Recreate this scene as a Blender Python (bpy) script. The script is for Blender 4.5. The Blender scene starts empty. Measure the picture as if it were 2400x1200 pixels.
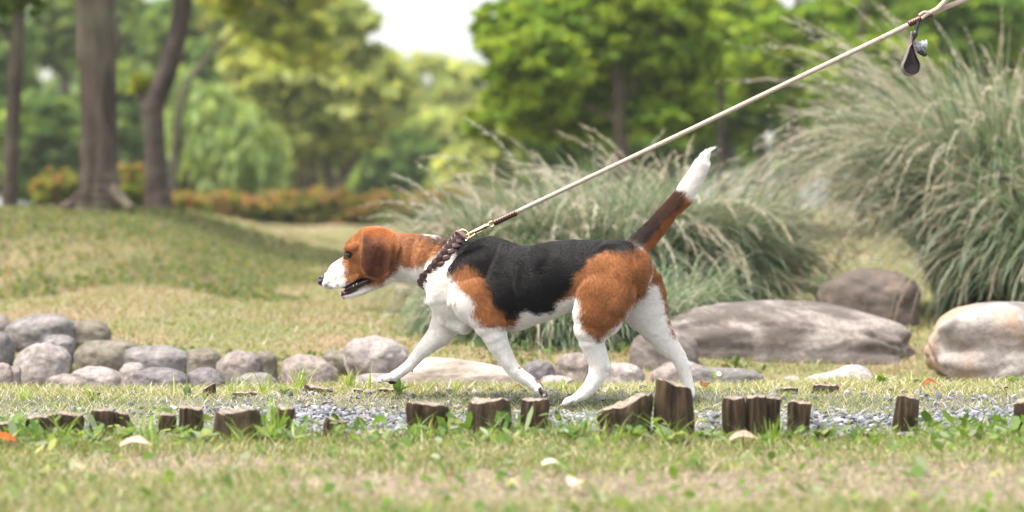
import bpy, math, random
import numpy as np
from mathutils import noise as mn, Vector

rng = np.random.default_rng(7)
random.seed(7)
S = bpy.context.scene

# ---------------------------------------------------------------- camera
F = 2400 * 85.0 / 36.0
CAMZ = 0.447
PITCH = math.atan(120 / F)
cam_d = bpy.data.cameras.new('camera')
cam_d.lens = 85; cam_d.sensor_width = 36; cam_d.clip_start = 0.1; cam_d.clip_end = 2000
cam_d.dof.use_dof = True; cam_d.dof.focus_distance = 5.43; cam_d.dof.aperture_fstop = 3.1
cam = bpy.data.objects.new('camera', cam_d); S.collection.objects.link(cam)
cam.location = (0, 0, CAMZ); cam.rotation_euler = (math.pi / 2 - PITCH, 0, 0)
S.camera = cam

# ---------------------------------------------------------------- light
SUN_EL, SUN_AZ = math.radians(66), math.radians(-122)      # azimuth measured from +Y (away from camera) towards +X
world = bpy.data.worlds.new('World'); S.world = world; world.use_nodes = True
nt = world.node_tree; nt.nodes.clear()
sky = nt.nodes.new('ShaderNodeTexSky'); sky.sky_type = 'NISHITA'; sky.sun_disc = False
sky.sun_elevation = SUN_EL; sky.sun_rotation = SUN_AZ; sky.dust_density = 6.0; sky.air_density = 1.0; sky.ozone_density = 0.6
bg = nt.nodes.new('ShaderNodeBackground'); bg.inputs['Strength'].default_value = 0.15
wo = nt.nodes.new('ShaderNodeOutputWorld')
veil = nt.nodes.new('ShaderNodeMix'); veil.data_type = 'RGBA'; veil.blend_type = 'ADD'; veil.inputs[0].default_value = 1.0   # thin bright overcast over the clear sky
nt.links.new(sky.outputs[0], veil.inputs[6]); veil.inputs[7].default_value = (2.1, 2.1, 2.05, 1)
nt.links.new(veil.outputs[2], bg.inputs[0]); nt.links.new(bg.outputs[0], wo.inputs[0])
sun_d = bpy.data.lights.new('sun', 'SUN'); sun_d.energy = 2.7; sun_d.angle = math.radians(9); sun_d.color = (1, .965, .91)
sun = bpy.data.objects.new('sun', sun_d); S.collection.objects.link(sun)
sv = Vector((math.sin(SUN_AZ) * math.cos(SUN_EL), math.cos(SUN_AZ) * math.cos(SUN_EL), math.sin(SUN_EL)))
sun.rotation_euler = sv.to_track_quat('Z', 'Y').to_euler()

S.view_settings.view_transform = 'Standard'; S.view_settings.look = 'None'
S.view_settings.gamma = 1.0; S.view_settings.use_curve_mapping = False
S.view_settings.exposure = 1.18
S.render.engine = 'CYCLES'
cy = S.cycles
cy.use_denoising = True; cy.max_bounces = 7; cy.diffuse_bounces = 3; cy.glossy_bounces = 2
cy.transmission_bounces = 4; cy.transparent_max_bounces = 6; cy.use_adaptive_sampling = True; cy.adaptive_threshold = 0.015
cy.sample_clamp_indirect = 6
try: S.cycles_curves.shape = 'RIBBONS'
except Exception: pass

# ---------------------------------------------------------------- helpers
def P(px, py, d):
    r = (px - 1200) / F; u = (600 - py) / F
    fy, fz = math.cos(PITCH), -math.sin(PITCH)
    dy = fy + u * math.sin(PITCH); dz = fz + u * math.cos(PITCH)
    k = d / dy
    return np.array((r * k, d, CAMZ + dz * k))
def proj(p):
    p = np.asarray(p); q = p - np.array((0, 0, CAMZ))
    c, s = math.cos(PITCH), math.sin(PITCH)
    f = q[..., 1] * c - q[..., 2] * s; u = q[..., 1] * s + q[..., 2] * c
    return 1200 + q[..., 0] / f * F, 600 - u / f * F
def sstep(a, b, x):
    t = np.clip((x - a) / (b - a), 0, 1); return t * t * (3 - 2 * t)
# cheap smooth value noise on arrays
_perm = rng.random(65536)
def vnoise(x, y, z=0.0, seed=0):
    x = np.asarray(x, float); y = np.asarray(y, float) + 0 * x; z = np.asarray(z, float) + 0 * x
    xi, yi, zi = np.floor(x).astype(np.int64), np.floor(y).astype(np.int64), np.floor(z).astype(np.int64)
    fx, fy, fz = x - xi, y - yi, z - zi
    fx, fy, fz = [t * t * (3 - 2 * t) for t in (fx, fy, fz)]
    def h(i, j, k): return _perm[(i * 73856093 ^ j * 19349663 ^ k * 83492791 ^ (seed * 2654435)) & 65535]
    out = 0
    for a in (0, 1):
        for b in (0, 1):
            for c in (0, 1):
                w = (fx if a else 1 - fx) * (fy if b else 1 - fy) * (fz if c else 1 - fz)
                out = out + w * h(xi + a, yi + b, zi + c)
    return out * 2 - 1
def fbm(x, y, z=0.0, seed=0, o=3):
    s = 0; a = 1
    for i in range(o):
        s = s + a * vnoise(np.asarray(x) * 2 ** i, np.asarray(y) * 2 ** i, np.asarray(z) * 2 ** i, seed + i); a *= .5
    return s

def setup(o, label=None, cat=None, group=None, kind=None):
    if label: o['label'] = label
    if cat: o['category'] = cat
    if group: o['group'] = group
    if kind: o['kind'] = kind
    return o
def link(o, parent=None):
    S.collection.objects.link(o)
    if parent is not None: o.parent = parent
    return o
def np_mesh(name, V, faces, mat=None, col=None, smooth=True, mats=None, mat_idx=None):
    """faces: list of (n,k) int arrays"""
    me = bpy.data.meshes.new(name)
    V = np.asarray(V, np.float32)
    if isinstance(faces, np.ndarray): faces = [faces]
    faces = [f for f in faces if len(f)]
    nl = sum(f.size for f in faces); nf = sum(len(f) for f in faces)
    me.vertices.add(len(V)); me.vertices.foreach_set('co', V.ravel())
    me.loops.add(nl); me.polygons.add(nf)
    me.loops.foreach_set('vertex_index', np.concatenate([f.ravel() for f in faces]).astype(np.int32))
    tot = np.concatenate([np.full(len(f), f.shape[1]) for f in faces]); st = np.concatenate(([0], np.cumsum(tot)[:-1]))
    me.polygons.foreach_set('loop_start', st.astype(np.int32))
    me.polygons.foreach_set('loop_total', tot.astype(np.int32))
    me.polygons.foreach_set('use_smooth', np.full(nf, smooth))
    if mat_idx is not None: me.polygons.foreach_set('material_index', np.asarray(mat_idx, np.int32))
    me.update(calc_edges=True)
    if col is not None:
        a = me.color_attributes.new('col', 'FLOAT_COLOR', 'POINT')
        c = np.ones((len(V), 4), np.float32); c[:, :3] = col
        a.data.foreach_set('color', c.ravel())
    for m in ([mat] if mat else []) + (mats or []): me.materials.append(m)
    return me
def mk(name, me, parent=None, **kw):
    o = bpy.data.objects.new(name, me); link(o, parent)
    return setup(o, **kw)
def empty(name, loc=(0, 0, 0), **kw):
    o = bpy.data.objects.new(name, None); o.location = loc; o.empty_display_size = .1; link(o)
    return setup(o, **kw)

# ---------------------------------------------------------------- materials
def mat_new(name):
    m = bpy.data.materials.new(name); m.use_nodes = True; n = m.node_tree; n.nodes.clear()
    out = n.nodes.new('ShaderNodeOutputMaterial'); return m, n, out
def N(n, t, **kw):
    x = n.nodes.new(t)
    for k, v in kw.items():
        if k.startswith('_'): setattr(x, k[1:], v)
        else: x.inputs[k].default_value = v
    return x
def mixc(n, fac, a, b, mode='MIX'):
    m = n.nodes.new('ShaderNodeMix'); m.data_type = 'RGBA'; m.blend_type = mode
    for sock, v in ((0, fac), (6, a), (7, b)):
        if hasattr(v, 'links') or hasattr(v, 'is_linked'): n.links.new(v, m.inputs[sock])
        else: m.inputs[sock].default_value = (*v, 1) if isinstance(v, tuple) and len(v) == 3 else v
    return m.outputs[2]
def ramp(n, src, stops):
    r = n.nodes.new('ShaderNodeValToRGB'); e = r.color_ramp.elements
    while len(e) < len(stops): e.new(.5)
    for i, (p, c) in enumerate(stops): e[i].position = p; e[i].color = (*c, 1) if len(c) == 3 else c
    n.links.new(src, r.inputs[0]); return r.outputs[0]
def foliage_mat(name, transl=.4, rough=.55, spec=.25, tint=(1.25, 1.15, .55)):
    m, n, out = mat_new(name)
    a = N(n, 'ShaderNodeAttribute', _attribute_name='col')
    p = N(n, 'ShaderNodeBsdfPrincipled', Roughness=rough); p.inputs['Specular IOR Level'].default_value = spec
    n.links.new(a.outputs['Color'], p.inputs['Base Color'])
    t = N(n, 'ShaderNodeBsdfTranslucent')
    tc = mixc(n, 1.0, a.outputs['Color'], tint, 'MULTIPLY')
    n.links.new(tc, t.inputs['Color'])
    mx = N(n, 'ShaderNodeMixShader', Fac=transl)
    n.links.new(p.outputs[0], mx.inputs[1]); n.links.new(t.outputs[0], mx.inputs[2]); n.links.new(mx.outputs[0], out.inputs[0])
    return m
M_LEAF = foliage_mat('foliage_leaf', .55, .6, .12)
M_GRASS = foliage_mat('grass_blade', .4, .5, .35)
M_PLUME = foliage_mat('grass_plume', .5, .8, .1, (1, 1, .95))
M_SAGE = foliage_mat('sage_blade', .4, .55, .25, (1.1, 1.1, .9))
def attr_mat(name, rough=.7, spec=.2, bump=0, bscale=200):
    m, n, out = mat_new(name)
    a = N(n, 'ShaderNodeAttribute', _attribute_name='col')
    p = N(n, 'ShaderNodeBsdfPrincipled', Roughness=rough); p.inputs['Specular IOR Level'].default_value = spec
    n.links.new(a.outputs['Color'], p.inputs['Base Color']); n.links.new(p.outputs[0], out.inputs[0])
    if bump:
        tc = N(n, 'ShaderNodeTexCoord'); nz = N(n, 'ShaderNodeTexNoise', Scale=bscale, Detail=4.0); n.links.new(tc.outputs['Object'], nz.inputs['Vector'])
        b = N(n, 'ShaderNodeBump', Strength=bump, Distance=.002); n.links.new(nz.outputs[0], b.inputs['Height']); n.links.new(b.outputs[0], p.inputs['Normal'])
    return m
def simple_mat(name, col, rough=.5, metal=0, spec=.5, bump=0, bscale=300, var=0, coat=0):
    m, n, out = mat_new(name)
    p = N(n, 'ShaderNodeBsdfPrincipled', Roughness=rough, Metallic=metal); p.inputs['Specular IOR Level'].default_value = spec
    p.inputs['Base Color'].default_value = (*col, 1); p.inputs['Coat Weight'].default_value = coat
    if bump or var:
        tc = N(n, 'ShaderNodeTexCoord'); nz = N(n, 'ShaderNodeTexNoise', Scale=bscale, Detail=4.0); n.links.new(tc.outputs['Object'], nz.inputs['Vector'])
        if bump:
            b = N(n, 'ShaderNodeBump', Strength=bump, Distance=.001); n.links.new(nz.outputs[0], b.inputs['Height']); n.links.new(b.outputs[0], p.inputs['Normal'])
        if var:
            c = ramp(n, nz.outputs[0], [(.3, tuple(x * (1 - var) for x in col)), (.7, tuple(min(1, x * (1 + var)) for x in col))]); n.links.new(c, p.inputs['Base Color'])
    n.links.new(p.outputs[0], out.inputs[0]); return m

# stone: grey-taupe, mottled; the object colour tints each one
def stone_mat(name, rust=0.0, lay=0.0, dark=0.0):
    m, n, out = mat_new(name)
    tc = N(n, 'ShaderNodeTexCoord'); oi = N(n, 'ShaderNodeObjectInfo')
    mp = N(n, 'ShaderNodeMapping'); n.links.new(tc.outputs['Object'], mp.inputs['Vector'])
    if lay: mp.inputs['Scale'].default_value = (1, 1, 5)
    n1 = N(n, 'ShaderNodeTexNoise', Scale=7.0, Detail=6.0, Roughness=.62); n.links.new(mp.outputs[0], n1.inputs['Vector'])
    n2 = N(n, 'ShaderNodeTexNoise', Scale=60.0, Detail=5.0, Roughness=.7); n.links.new(mp.outputs[0], n2.inputs['Vector'])
    n3 = N(n, 'ShaderNodeTexNoise', Scale=3.2, Detail=3.0, Distortion=1.2); n.links.new(mp.outputs[0], n3.inputs['Vector'])
    c = ramp(n, n1.outputs[0], [(.30, (.40, .38, .36)), (.47, (.74, .72, .70)), (.62, (1.0, .98, .95)), (.78, (1.18, 1.14, 1.08))])
    c2 = ramp(n, n2.outputs[0], [(.3, (.6, .6, .6)), (.52, (1, 1, 1)), (.72, (1.25, 1.22, 1.18))])
    c = mixc(n, 1.0, c, c2, 'MULTIPLY'); c = mixc(n, 1.0, c, oi.outputs['Color'], 'MULTIPLY')
    if rust:
        f = ramp(n, n3.outputs[0], [(.46, (0, 0, 0)), (.60, (1, 1, 1))])
        c = mixc(n, f, c, (.31, .215, .15)); 
        f2 = ramp(n, n3.outputs[0], [(.36, (1, 1, 1)), (.45, (0, 0, 0))])
        c = mixc(n, f2, c, (.11, .10, .09))
    if dark:
        mp2 = N(n, 'ShaderNodeMapping'); mp2.inputs['Scale'].default_value = (1.0, 1, 2.2); n.links.new(tc.outputs['Object'], mp2.inputs['Vector']); n4 = N(n, 'ShaderNodeTexNoise', Scale=3.6, Detail=7.0, Roughness=.62, Distortion=1.6); n.links.new(mp2.outputs[0], n4.inputs['Vector'])
        c = mixc(n, ramp(n, n4.outputs[0], [(.42, (.9, .9, .9)), (.51, (.35, .35, .35)), (.58, (0, 0, 0))]), c, (.085, .07, .06))
        c = mixc(n, ramp(n, n4.outputs[0], [(.60, (0, 0, 0)), (.72, (.6, .6, .6))]), c, (.40, .33, .27))
    p = N(n, 'ShaderNodeBsdfPrincipled', Roughness=.85); p.inputs['Specular IOR Level'].default_value = .25
    n.links.new(c, p.inputs['Base Color'])
    ad = N(n, 'ShaderNodeMath', _operation='ADD'); n.links.new(n1.outputs[0], ad.inputs[0]); n.links.new(n2.outputs[0], ad.inputs[1])
    b = N(n, 'ShaderNodeBump', Strength=.5, Distance=.012); n.links.new(ad.outputs[0], b.inputs['Height']); n.links.new(b.outputs[0], p.inputs['Normal'])
    n.links.new(p.outputs[0], out.inputs[0]); return m
M_STONE = stone_mat('river_stone'); M_BOULDER = stone_mat('rust_boulder', 1.0); M_SLAB = stone_mat('layered_stone', 0, 1.0); M_STREAK = stone_mat('streaked_boulder', dark=1.0)

def bark_mat(name, c0, c1, sc=14.0, zs=.18, moss=(.16, .17, .1)):
    m, n, out = mat_new(name)
    tc = N(n, 'ShaderNodeTexCoord'); mp = N(n, 'ShaderNodeMapping'); mp.inputs['Scale'].default_value = (1, 1, zs)
    n.links.new(tc.outputs['Object'], mp.inputs['Vector'])
    n1 = N(n, 'ShaderNodeTexNoise', Scale=sc, Detail=7.0, Roughness=.65, Distortion=.4); n.links.new(mp.outputs[0], n1.inputs['Vector'])
    n2 = N(n, 'ShaderNodeTexNoise', Scale=sc * .15, Detail=3.0); n.links.new(tc.outputs['Object'], n2.inputs['Vector'])
    c = ramp(n, n1.outputs[0], [(.33, tuple(x * .35 for x in c0)), (.5, c0), (.7, c1)])
    c = mixc(n, ramp(n, n2.outputs[0], [(.45, (0, 0, 0)), (.62, (.6, .6, .6))]), c, tuple((a + b) * .5 for a, b in zip(c1, moss)))
    p = N(n, 'ShaderNodeBsdfPrincipled', Roughness=.9); p.inputs['Specular IOR Level'].default_value = .15
    n.links.new(c, p.inputs['Base Color'])
    b = N(n, 'ShaderNodeBump', Strength=.9, Distance=.02); n.links.new(n1.outputs[0], b.inputs['Height']); n.links.new(b.outputs[0], p.inputs['Normal'])
    n.links.new(p.outputs[0], out.inputs[0]); return m
M_BARK = bark_mat('tree_bark', (.066, .050, .040), (.145, .112, .083))
M_BARKD = bark_mat('dark_bark', (.048, .037, .033), (.09, .07, .06), 9.0, .5)
M_STAKE = bark_mat('weathered_log', (.034, .023, .014), (.12, .08, .047), 60.0, .12, (.05, .075, .02))
M_CUT = simple_mat('cut_wood', (.20, .165, .13), .9, spec=.1, bump=.6, bscale=90, var=.6)

# ---------------------------------------------------------------- ground
def edge_y(x): return 5.97 + .10 * x + .05 * vnoise(x * 1.7, 3.1, 0, 5)
def ground_z(x, y):
    x = np.asarray(x, float); y = np.asarray(y, float)
    t = y - edge_y(x)
    L = .02 + .075 * sstep(.15, -1.15, x)
    z = -.12 * sstep(0, .22, t) + sstep(.30, 1.35 + .95 * sstep(-.1, -.9, x), t) * (.12 + L)
    z = z + np.clip(y - 7.4, 0, 25) * .0058 * (1 - .3 * sstep(.15, -1.15, x))
    mound = .255 * sstep(-.95, -2.15, x) * sstep(9.0, 13.2, y) * (1 - sstep(15, 21, y))
    z = z + mound * (1 + .10 * vnoise(x * 1.2, y * .5, 0, 9))
    amp = .006 + .012 * sstep(7, 9, y)
    z = z + amp * fbm(x * 2.3, y * 2.3, 0, 3)
    z = z - .012 * sstep(4.62, 4.72, y) * (1 - sstep(5.35, 5.55, y))      # the path sits a touch lower
    return z
ys = np.concatenate([np.linspace(-4, 3, 20), np.linspace(3.05, 8.5, 150), 8.5 + np.geomspace(.05, 400, 170)])
tt = np.linspace(-1, 1, 321); tw = .35 * tt + .65 * tt ** 3
Y, T = np.meshgrid(ys, tw, indexing='ij')
X = T * (3.6 + np.abs(Y) * .9)
Z = ground_z(X, Y)
nr, nc = X.shape
idx = np.arange(nr * nc).reshape(nr, nc)
q = np.stack([idx[:-1, :-1], idx[:-1, 1:], idx[1:, 1:], idx[1:, :-1]], -1).reshape(-1, 4)
m, n, out = mat_new('soil_and_thatch')
geo = N(n, 'ShaderNodeNewGeometry'); sx = N(n, 'ShaderNodeSeparateXYZ'); n.links.new(geo.outputs['Position'], sx.inputs[0])
na = N(n, 'ShaderNodeTexNoise', Scale=1.6, Detail=5.0, Roughness=.6); n.links.new(geo.outputs['Position'], na.inputs['Vector'])
nb = N(n, 'ShaderNodeTexNoise', Scale=45.0, Detail=5.0, Roughness=.7); n.links.new(geo.outputs['Position'], nb.inputs['Vector'])
ca = ramp(n, na.outputs[0], [(.32, (.27, .19, .135)), (.46, (.23, .19, .11)), (.56, (.19, .19, .09)), (.7, (.14, .17, .07))])
cb = ramp(n, nb.outputs[0], [(.25, (.35, .33, .3)), (.5, (.9, .88, .85)), (.75, (1.35, 1.3, 1.2))])
c = mixc(n, 1.0, ca, cb, 'MULTIPLY')
mr = N(n, 'ShaderNodeMapRange'); mr.inputs[1].default_value = 6.3; mr.inputs[2].default_value = 6.9; n.links.new(sx.outputs[1], mr.inputs[0])
near = ramp(n, nb.outputs[0], [(.3, (.06, .045, .035)), (.5, (.19, .155, .11)), (.7, (.33, .275, .20))])
c = mixc(n, mr.outputs[0], near, c)
p = N(n, 'ShaderNodeBsdfPrincipled', Roughness=.95); p.inputs['Specular IOR Level'].default_value = .1
n.links.new(c, p.inputs['Base Color'])
b = N(n, 'ShaderNodeBump', Strength=.8, Distance=.02); n.links.new(nb.outputs[0], b.inputs['Height']); n.links.new(b.outputs[0], p.inputs['Normal'])
n.links.new(p.outputs[0], out.inputs[0]); M_GROUND = m
mk('ground', np_mesh('ground', np.stack([X, Y, Z], -1).reshape(-1, 3), q, M_GROUND), kind='structure')
# cover sheet below gravel : the path bed
px_ = np.linspace(-2.4, 2.4, 160); py_ = np.linspace(4.66, 5.62, 50)
XX, YY = np.meshgrid(px_, py_, indexing='xy'); YY = YY + (.05 * vnoise(XX * 2.1, YY * 0, 0, 12)) * ((YY - 4.66) / .9)
ZZ = ground_z(XX, YY) + .004
i2 = np.arange(XX.size).reshape(XX.shape)
q2 = np.stack([i2[:-1, :-1], i2[:-1, 1:], i2[1:, 1:], i2[1:, :-1]], -1).reshape(-1, 4)
M_BED = simple_mat('path_grit', (.10, .095, .09), .95, spec=.1, bump=1, bscale=160, var=.6)
mk('path', np_mesh('path', np.stack([XX, YY, ZZ], -1).reshape(-1, 3), q2, M_BED), kind='structure')

# ---------------------------------------------------------------- blades (grass)
def blades(pos, h, w, lean, az, face, col, segs=2, droop=0.0):
    """pos (n,3) ; returns V, faces, colours. lean: horizontal tip offset/height ; az direction of lean"""
    n_ = len(pos); ts = np.linspace(0, 1, segs + 1)
    dirx, diry = np.cos(az), np.sin(az); fx, fy = np.cos(face), np.sin(face)
    V = []; 
    for k, t in enumerate(ts):
        off = lean * h * t ** 1.8
        z = h * (t - droop * t * t)
        c = pos + np.stack([dirx * off, diry * off, z], -1)
        ww = w * (1 - t) ** .6 * .5 * (1 if k else .75)
        if k < segs:
            V.append(c - np.stack([fx * ww, fy * ww, 0 * ww], -1)); V.append(c + np.stack([fx * ww, fy * ww, 0 * ww], -1))
        else: V.append(c)
    nv = len(V); V = np.stack(V, 1).reshape(-1, 3)
    base = np.arange(n_)[:, None] * nv
    quads = [base + np.array([[2 * k, 2 * k + 1, 2 * k + 3, 2 * k + 2]]) for k in range(segs - 1)]
    tri = base + np.array([[2 * segs - 2, 2 * segs - 1, 2 * segs]])
    C = np.repeat(col, nv, 0)
    return V, (np.concatenate(quads) if quads else np.zeros((0, 4), int)), tri, C
def colmix(n_, palette, weights, var=.25):
    pal = np.array(palette); k = rng.choice(len(pal), n_, p=np.array(weights) / sum(weights))
    return pal[k] * (1 + var * (rng.random((n_, 1)) * 2 - 1))
def grass_obj(name, xs, ys_, h, w, lean, palette, weights, label, segs=2, var=.3, mat=None):
    n_ = len(xs); pos = np.stack([xs, ys_, ground_z(xs, ys_) - .002], -1)
    V, Q, T_, C = blades(pos, h, w, lean, rng.random(n_) * 6.283, rng.random(n_) * 3.14159, colmix(n_, palette, weights, var), segs)
    return mk(name, np_mesh(name, V, [Q, T_], mat or M_GRASS, C, smooth=False), kind='stuff', label=label, cat='grass')
def scatter(n_, x0, x1, y0, y1, keep=None):
    xs = rng.uniform(x0, x1, n_); yy = rng.uniform(y0, y1, n_)
    if keep is not None:
        k = rng.random(n_) < keep(xs, yy); xs, yy = xs[k], yy[k]
    return xs, yy
G1 = (.13, .195, .04); G2 = (.185, .235, .055); G3 = (.08, .14, .03); ST = (.38, .33, .20); ST2 = (.50, .46, .33); BR = (.20, .125, .075); PK = (.37, .29, .21)
# foreground lawn
def kf(x, y):
    bare = sstep(-.1, .35, fbm(x * 1.6, y * 2.4, 0, 21)) * (1 - sstep(4.2, 4.45, y))
    return 1 - .85 * bare
xs, yy = scatter(90000, -1.35, 1.35, 3.0, 4.68, kf)
nn = len(xs); dry = sstep(-.25, .35, fbm(xs * 1.6, yy * 2.4, 0, 21))
grass_obj('lawn_grass', xs, yy, rng.uniform(.009, .026, nn), rng.uniform(.0015, .0034, nn), rng.uniform(.3, 1.4, nn),
          [G1, G2, G3, ST, ST2, PK], [.26, .30, .10, .17, .12, .05], 'short yellow green lawn grass in the blurred foreground')
# dead straw on bare parts
xs, yy = scatter(26000, -1.35, 1.35, 3.0, 4.7, lambda x, y: .25 + .75 * sstep(-.1, .4, fbm(x * 1.6, y * 2.4, 0, 21)))
nn = len(xs)
grass_obj('straw_thatch', xs, yy, rng.uniform(.003, .009, nn), rng.uniform(.002, .004, nn), rng.uniform(2, 6, nn),
          [ST, ST2, PK, (.50, .36, .27), BR], [.3, .25, .25, .15, .1], 'flattened dry straw between the foreground grass')
# small clover-like leaves
def leaflets(name, xs, yy, size, zoff, palette, weights, label, mat=None, var=.25, tilt=.5):
    n_ = len(xs); c = np.stack([xs, yy, ground_z(xs, yy) + zoff], -1)
    a = rng.random(n_) * 6.283; ti = rng.normal(0, tilt, (n_, 2))
    u = np.stack([np.cos(a), np.sin(a), ti[:, 0]], -1); v = np.stack([-np.sin(a), np.cos(a), ti[:, 1]], -1)
    s = np.asarray(size)[:, None]
    V = []
    for (p_, q_, dz) in ((-1, 0, 0), (-.3, .55, .12), (.55, .5, .1), (1, 0, -.05), (.55, -.5, .1), (-.3, -.55, .12)):
        V.append(c + u * s * p_ + v * s * q_ + np.array([0, 0, 1]) * s * dz)
    V = np.stack(V, 1).reshape(-1, 3); base = np.arange(n_)[:, None] * 6
    Q = np.concatenate([base + np.array([[0, 1, 2, 3]]), base + np.array([[0, 3, 4, 5]])])
    C = np.repeat(colmix(n_, palette, weights, var), 6, 0)
    return mk(name, np_mesh(name, V, Q, mat or M_LEAF, C), kind='stuff', label=label, cat='ground cover')
xs, yy = scatter(7500, -1.3, 1.3, 3.1, 4.66, lambda x, y: .15 + .85 * sstep(-.2, .5, fbm(x * 2.2, y * 2.2, 0, 31)) * (.4 + .6 * sstep(3.9, 4.5, y)))
leaflets('clover_cover', xs, yy, rng.uniform(.004, .014, len(xs)), rng.uniform(.008, .026, len(xs)), [(.12, .21, .05), (.19, .26, .10), (.30, .35, .22), (.09, .16, .035)], [.35, .3, .2, .15], 'small round clover leaves mixed into the foreground grass')
# band beside the near stakes: thicker weeds
xs, yy = scatter(9000, -1.3, 1.3, 4.42, 4.86, lambda x, y: .25 + .75 * sstep(-.3, .4, fbm(x * 3.3, y * 1.5, 0, 41)))
nn = len(xs)
grass_obj('edging_grass', xs, yy, rng.uniform(.02, .065, nn) * rng.uniform(.5, 1, nn), rng.uniform(.002, .0045, nn), rng.uniform(.3, 1.5, nn),
          [G1, G2, G3, (.3, .36, .18), ST], [.3, .25, .25, .1, .1], 'longer grass growing round the near row of log stakes', segs=3)
xs, yy = scatter(1700, -1.3, 1.3, 4.44, 4.84, lambda x, y: (.35 + .65 * sstep(-.2, -.6, x) + .3 * sstep(.5, .8, x)) * (.1 + .9 * sstep(-.1, .4, fbm(x * 3.3, y * 1.5, 0, 43))))
leaflets('weed_cover', xs, yy, rng.uniform(.006, .015, len(xs)), rng.uniform(.01, .045, len(xs)), [(.10, .19, .04), (.16, .25, .08), (.26, .33, .19), (.06, .12, .025)], [.35, .3, .15, .2], 'low broad leaved weeds along the near row of log stakes', tilt=.7)
# far verge between path and stones
def kb(x, y):
    e = edge_y(x); lo = 5.27 + .16 * fbm(x * 2.0, y * 1.0, 0, 51) - .50 * sstep(-.40, -.75, x)
    return (y < e + .06) * sstep(lo - .10, lo + .06, y)
xs, yy = scatter(60000, -1.5, 1.5, 4.85, 6.12, kb); nn = len(xs)
grass_obj('verge_grass', xs, yy, rng.uniform(.008, .024, nn), rng.uniform(.0014, .003, nn), rng.uniform(.4, 1.8, nn),
          [G2, (.24, .30, .08), G1, ST, ST2, (.66, .64, .52), BR], [.24, .20, .08, .12, .2, .13, .03], 'bright short grass on the verge behind the gravel path', var=.35)
xs, yy = scatter(16000, -1.5, 1.5, 4.85, 6.05, kb); nn = len(xs)
grass_obj('verge_straw', xs, yy, rng.uniform(.002, .008, nn), rng.uniform(.002, .004, nn), rng.uniform(2, 6, nn),
          [ST, ST2, PK, BR, (.12, .08, .05)], [.3, .3, .15, .15, .1], 'dry straw lying in the verge grass')
# tufts inside the gravel
def kg(x, y): return sstep(-.1, .4, fbm(x * 3.1, y * 4.2, 0, 61)) * (y > 4.8)
xs, yy = scatter(34000, -1.4, 1.4, 4.72, 5.5, kg); nn = len(xs)
grass_obj('path_grass', xs, yy, rng.uniform(.008, .026, nn), rng.uniform(.0014, .003, nn), rng.uniform(.4, 1.8, nn),
          [G1, G2, G3, ST], [.35, .3, .15, .2], 'small patches of grass coming up through the gravel')
# gravel
xs, yy = scatter(21000, -1.45, 1.45, 4.62, 5.72, lambda x, y: (1 - .55 * sstep(.1, .6, fbm(x * 1.4 + 4, y * 2.2, 0, 141))) * (1 - .93 * sstep(5.24, 5.38, y - .1 * fbm(x * 2, y, 0, 51))) * (1 - .85 * sstep(-.5, -.8, x)))
nn = len(xs)
ico = bpy.data.meshes.new('tmp'); import bmesh
bm = bmesh.new(); bmesh.ops.create_icosphere(bm, subdivisions=1, radius=1); bm.to_mesh(ico); bm.free()
iv = np.array([v.co[:] for v in ico.vertices]); iF = np.array([p.vertices[:] for p in ico.polygons])
sz = rng.uniform(.0035, .0085, nn) * (1 + .5 * (rng.random(nn) < .12))
jit = 1 + .28 * (rng.random((nn, 12, 1)) * 2 - 1)
ax = rng.uniform(.6, 1.25, (nn, 1, 3)) * np.array([1, 1, .72])
loc = iv[None] * jit * ax * sz[:, None, None]
a1 = rng.random(nn) * 6.283; a2 = rng.normal(0, .5, nn)
ca_, sa_ = np.cos(a1)[:, None], np.sin(a1)[:, None]; cb_, sb_ = np.cos(a2)[:, None], np.sin(a2)[:, None]
x0, y0, z0 = loc[..., 0], loc[..., 1], loc[..., 2]
y1, z1 = y0 * cb_ - z0 * sb_, y0 * sb_ + z0 * cb_
x2, y2 = x0 * ca_ - y1 * sa_, x0 * sa_ + y1 * ca_
V = np.stack([x2 + xs[:, None], y2 + yy[:, None], z1 + (ground_z(xs, yy) + .005 + rng.uniform(0, .006, nn))[:, None]], -1).reshape(-1, 3)
FF = (np.arange(nn)[:, None, None] * 12 + iF[None]).reshape(-1, 3)
C = np.repeat(colmix(nn, [(.15, .155, .17), (.22, .22, .235), (.09, .093, .105), (.31, .30, .29), (.17, .15, .135)], [.35, .3, .18, .1, .07], .2), 12, 0)
M_GRAVEL = attr_mat('gravel_chips', .85, .25, .5, 400)
mk('gravel', np_mesh('gravel', V, FF, M_GRAVEL, C, smooth=False), kind='stuff', label='grey crushed gravel on the path under the dog', cat='gravel')
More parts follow.
